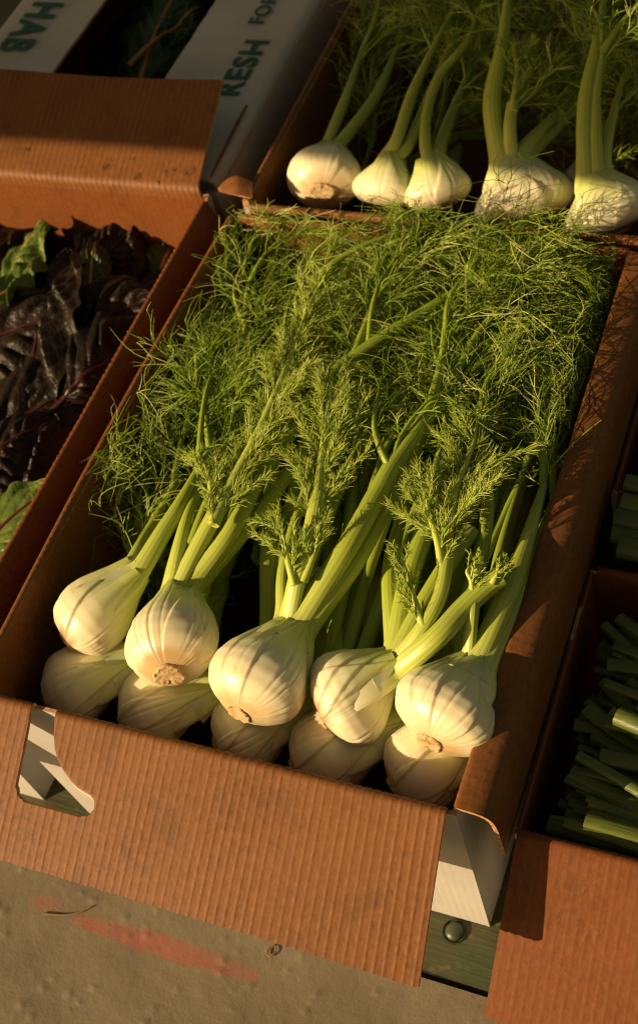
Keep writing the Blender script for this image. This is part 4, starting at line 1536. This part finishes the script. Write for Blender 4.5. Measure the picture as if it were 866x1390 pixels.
ch('dark brown chard leaf pointing to the back wall below the back flap', (110, 380, -.085), (185, 300, -.060), (0, -.5, 1), .050, M_chard_dark, M_rib_red, 25, puff=.012, curl=.15)
ch('dark wrinkled chard leaf in the far left corner of the left box', (-60, 400, -.085), (60, 310, -.075), (0, -.5, 1), .060, M_chard_dark, M_rib_red, 26, puff=.012, curl=.15)
# in the slot of the grey box
ch('dark chard leaf with orange rib seen in the slot of the grey box', (185, 110, -.06), (250, -40, -.05), (.2, -.2, 1), .05, M_chard_deep, M_rib_pale, 14, group='chard leaves in the slot of the grey box')
ch('dark chard leaf with red rib in the slot of the grey box', (150, 120, -.09), (190, -30, -.07), (-.2, -.2, 1), .06, M_chard_dark, M_rib_red, 15, group='chard leaves in the slot of the grey box')
ch('green leaf edge catching light at the top of the slot', (215, 50, -.04), (275, 5, -.03), (.1, -.5, 1), .022, M_chard_deep, M_rib_pale, 16, group='chard leaves in the slot of the grey box')


# ------------------------------------------------------------------ scallions
def scallion(p, d, L, ra, rb, bend, seed, label, group):
    r = np.random.default_rng(seed)
    d = norm(np.asarray(d, float))
    n = 14
    tt = np.linspace(0, 1, n)
    side = np.cross(d, UP)
    path = p + d[None] * (tt * L)[:, None] + side[None] * (bend[0] * tt ** 2)[:, None] + UP[None] * (bend[1] * tt ** 2)[:, None]
    g = Geo()
    w = ra * (1 + .12 * np.sin(tt * 5 + r.uniform(0, 6)))
    roll = norm(UP + side * r.uniform(-.7, .7))
    # outer skin, inner skin of the hollow leaf and the rim between
    tube(g, path, w, rb, seg=14, n0=roll, ribs=7, rib_amp=.025, cap=False)
    inner = path.copy()
    tube(g, inner[:6] + d * .0004, w[:6] * .84, rb * .80, seg=14, n0=roll, cap=False)
    g.f[-1] = g.f[-1][:, ::-1]
    a = np.arange(14)
    b = (a + 1) % 14
    V1, V2 = g.v[-2].reshape(14, n, 3)[:, 0], g.v[-1].reshape(14, 6, 3)[:, 0]
    g.add(np.vstack([V1, V2]), np.stack([a, a + 14, b + 14, b], 1))
    o = g.build('scallion', M_scallion)
    tag(o, label, 'scallion', group)
    return o


RS = np.random.default_rng(9)
lab1 = 'hollow dark green scallion stalk with cut end in the near right box'
lab2 = 'hollow dark green scallion stalk with cut end in the farther right box'
k = 0
spots = []
for layer, (zz, nrow) in enumerate(((-.080, 18), (-.058, 25), (-.040, 28), (-.026, 30), (-.012, 24))):
    for i in range(nrow):
        yy = .012 + .196 * (i + .5) / nrow + RS.uniform(-.006, .006)
        xx = .479 + .020 * RS.uniform(0, 1) + (.002 * layer)
        ang = math.radians(np.interp(yy, [0, .06, .2], [0, -14, -24]) + RS.normal(0, 11))
        spots.append((np.array([xx + .025 * max(0, RS.normal(0, .6)), yy, zz + RS.uniform(-.008, .008)]), ang, RS.uniform(-.10, .08)))
for p, a, tl in spots:
    p = p + np.array([-.0115, .0205, -DROP])
    y_end = p[1] + math.sin(a) * .22
    if y_end < F1 + .012: a = math.asin(max(-1, (F1 + .012 - p[1]) / .22))
    scallion(p, (math.cos(a), math.sin(a), tl), RS.uniform(.2, .25), RS.uniform(.0040, .0070), RS.uniform(.0022, .0044), (RS.uniform(-.01, .02), RS.uniform(-.01, .01)), 100 + k, lab1, 'scallion stalks in the near right box')
    k += 1
scallion(A(838, 972, -.030), (.9, -.25, .12), .2, .0085, .006, (0, 0), 300, 'bright sunlit scallion stalk end standing above the others in the near right box', 'scallion stalks in the near right box')
scallion(A(806, 1140, -.088), (1, .03, .0), .22, .010, .007, (0, 0), 301, 'broad flat scallion stalk along the front flap of the near right box', 'scallion stalks in the near right box')
for layer, zz in enumerate((-.08, -.055, -.03, -.012)):
    for i in range(9):
        yy = .318 + .235 * (i + .5) / 9 + RS.uniform(-.006, .006)
        a = math.radians(RS.uniform(-14, 3))
        scallion(np.array([.475 + RS.uniform(0, .02), yy + .043, zz - DROP + RS.uniform(-.006, .006)]), (math.cos(a), math.sin(a), RS.uniform(-.03, .05)), RS.uniform(.2, .25), RS.uniform(.006, .0105), RS.uniform(.0035, .006), (RS.uniform(-.008, .008), RS.uniform(-.012, .004)), 400 + k, lab2, 'scallion stalks in the farther right box')
        k += 1
for j, (a_, b_, z) in enumerate(((840, 742, -.052), (832, 722, -.056), (836, 700, -.050), (845, 680, -.048), (850, 655, -.046))):
    scallion(A(a_, b_, z), (1, -.06, .0), .24, .0105, .0075, (0, 0), 500 + j, lab2, 'scallion stalks in the farther right box')

# ------------------------------------------------------------------ water beads
def bead(p, r, n, seed, label, group):
    rr = np.random.default_rng(seed)
    n = norm(np.asarray(n, float))
    u = norm(np.cross(n, [1.0, .2, 0]))
    s = np.cross(n, u)
    a = np.linspace(0, 2 * PI, 14, endpoint=False)
    th = np.linspace(0, PI / 2, 5)
    k = 1 + .18 * np.sin(a * 2 + rr.uniform(0, 6))
    V = p + (np.cos(a) * k)[:, None, None] * u * (r * np.cos(th))[None, :, None] + (np.sin(a) * k)[:, None, None] * s * (r * np.cos(th))[None, :, None] + n * (r * .42 * np.sin(th))[None, :, None]
    g = Geo()
    g.add(V, grid_faces(14, 5, True))
    tag(g.build('water_drop', M_water), label, 'water drop', group)


nf = (0, -math.sin(math.radians(19)), math.cos(math.radians(19)))
for i, (a_, b_, r_) in enumerate(((141, 227, .0042), (259, 233, .0055), (186, 240, .0045), (223, 233, .003), (236, 230, .003), (37, 203, .003), (196, 179, .002), (180, 216, .0022), (210, 248, .0025))):
    hh = .0074
    for _ in range(6):
        q = A(a_, b_, hh)
        hh = .0074 + max(0, q[1] - CY1 - .0068) * math.tan(math.radians(18))
    bead(q + np.array([0, 0, .0006]), r_, nf, i, 'clear water drop on the tilted brown flap of the left box', 'water drops on the back flap')
for i in range(46):
    a_, b_ = RS.uniform(20, 120), RS.uniform(0, 85)
    if i % 2: a_, b_ = RS.uniform(285, 400), RS.uniform(5, 140)
    q = A(a_, b_, .001)
    if not (-.46 < q[0] < -.352 or -.17 < q[0] < -.06): continue
    bead(q, RS.uniform(.0012, .0028), (0, 0, 1), 50 + i, 'tiny water drop on the grey box top', 'water drops on the grey box')

# ------------------------------------------------------------------ the stall awning outside the picture that shades the back boxes
aw = tag(empty('stall_awning', (-1.2, 0, TZ)), 'dark cloth stall awning on posts outside the picture at the left', 'awning')
AH = .80
t_ = AH / SUN[2]
ye = .695 + SUN[1] * t_
g = Geo()
X, Y = np.meshgrid(np.linspace(-3.0, -.84, 24), np.linspace(ye, ye + .78, 12), indexing='ij')
sheet(g, np.stack([X, Y, AH + .012 * np.sin(X * 7) * (Y - ye)], -1), .004)
hang(g.build('cloth', [M_awning] * 3), aw)
for xx in (-2.9,):
    for yy in (ye + .05, ye + .61):
        g = Geo()
        tube(g, [(xx, yy, TZ - .62), (xx, yy, AH - .01)], .018, seg=10)
        hang(g.build('post', M_bolt), aw)
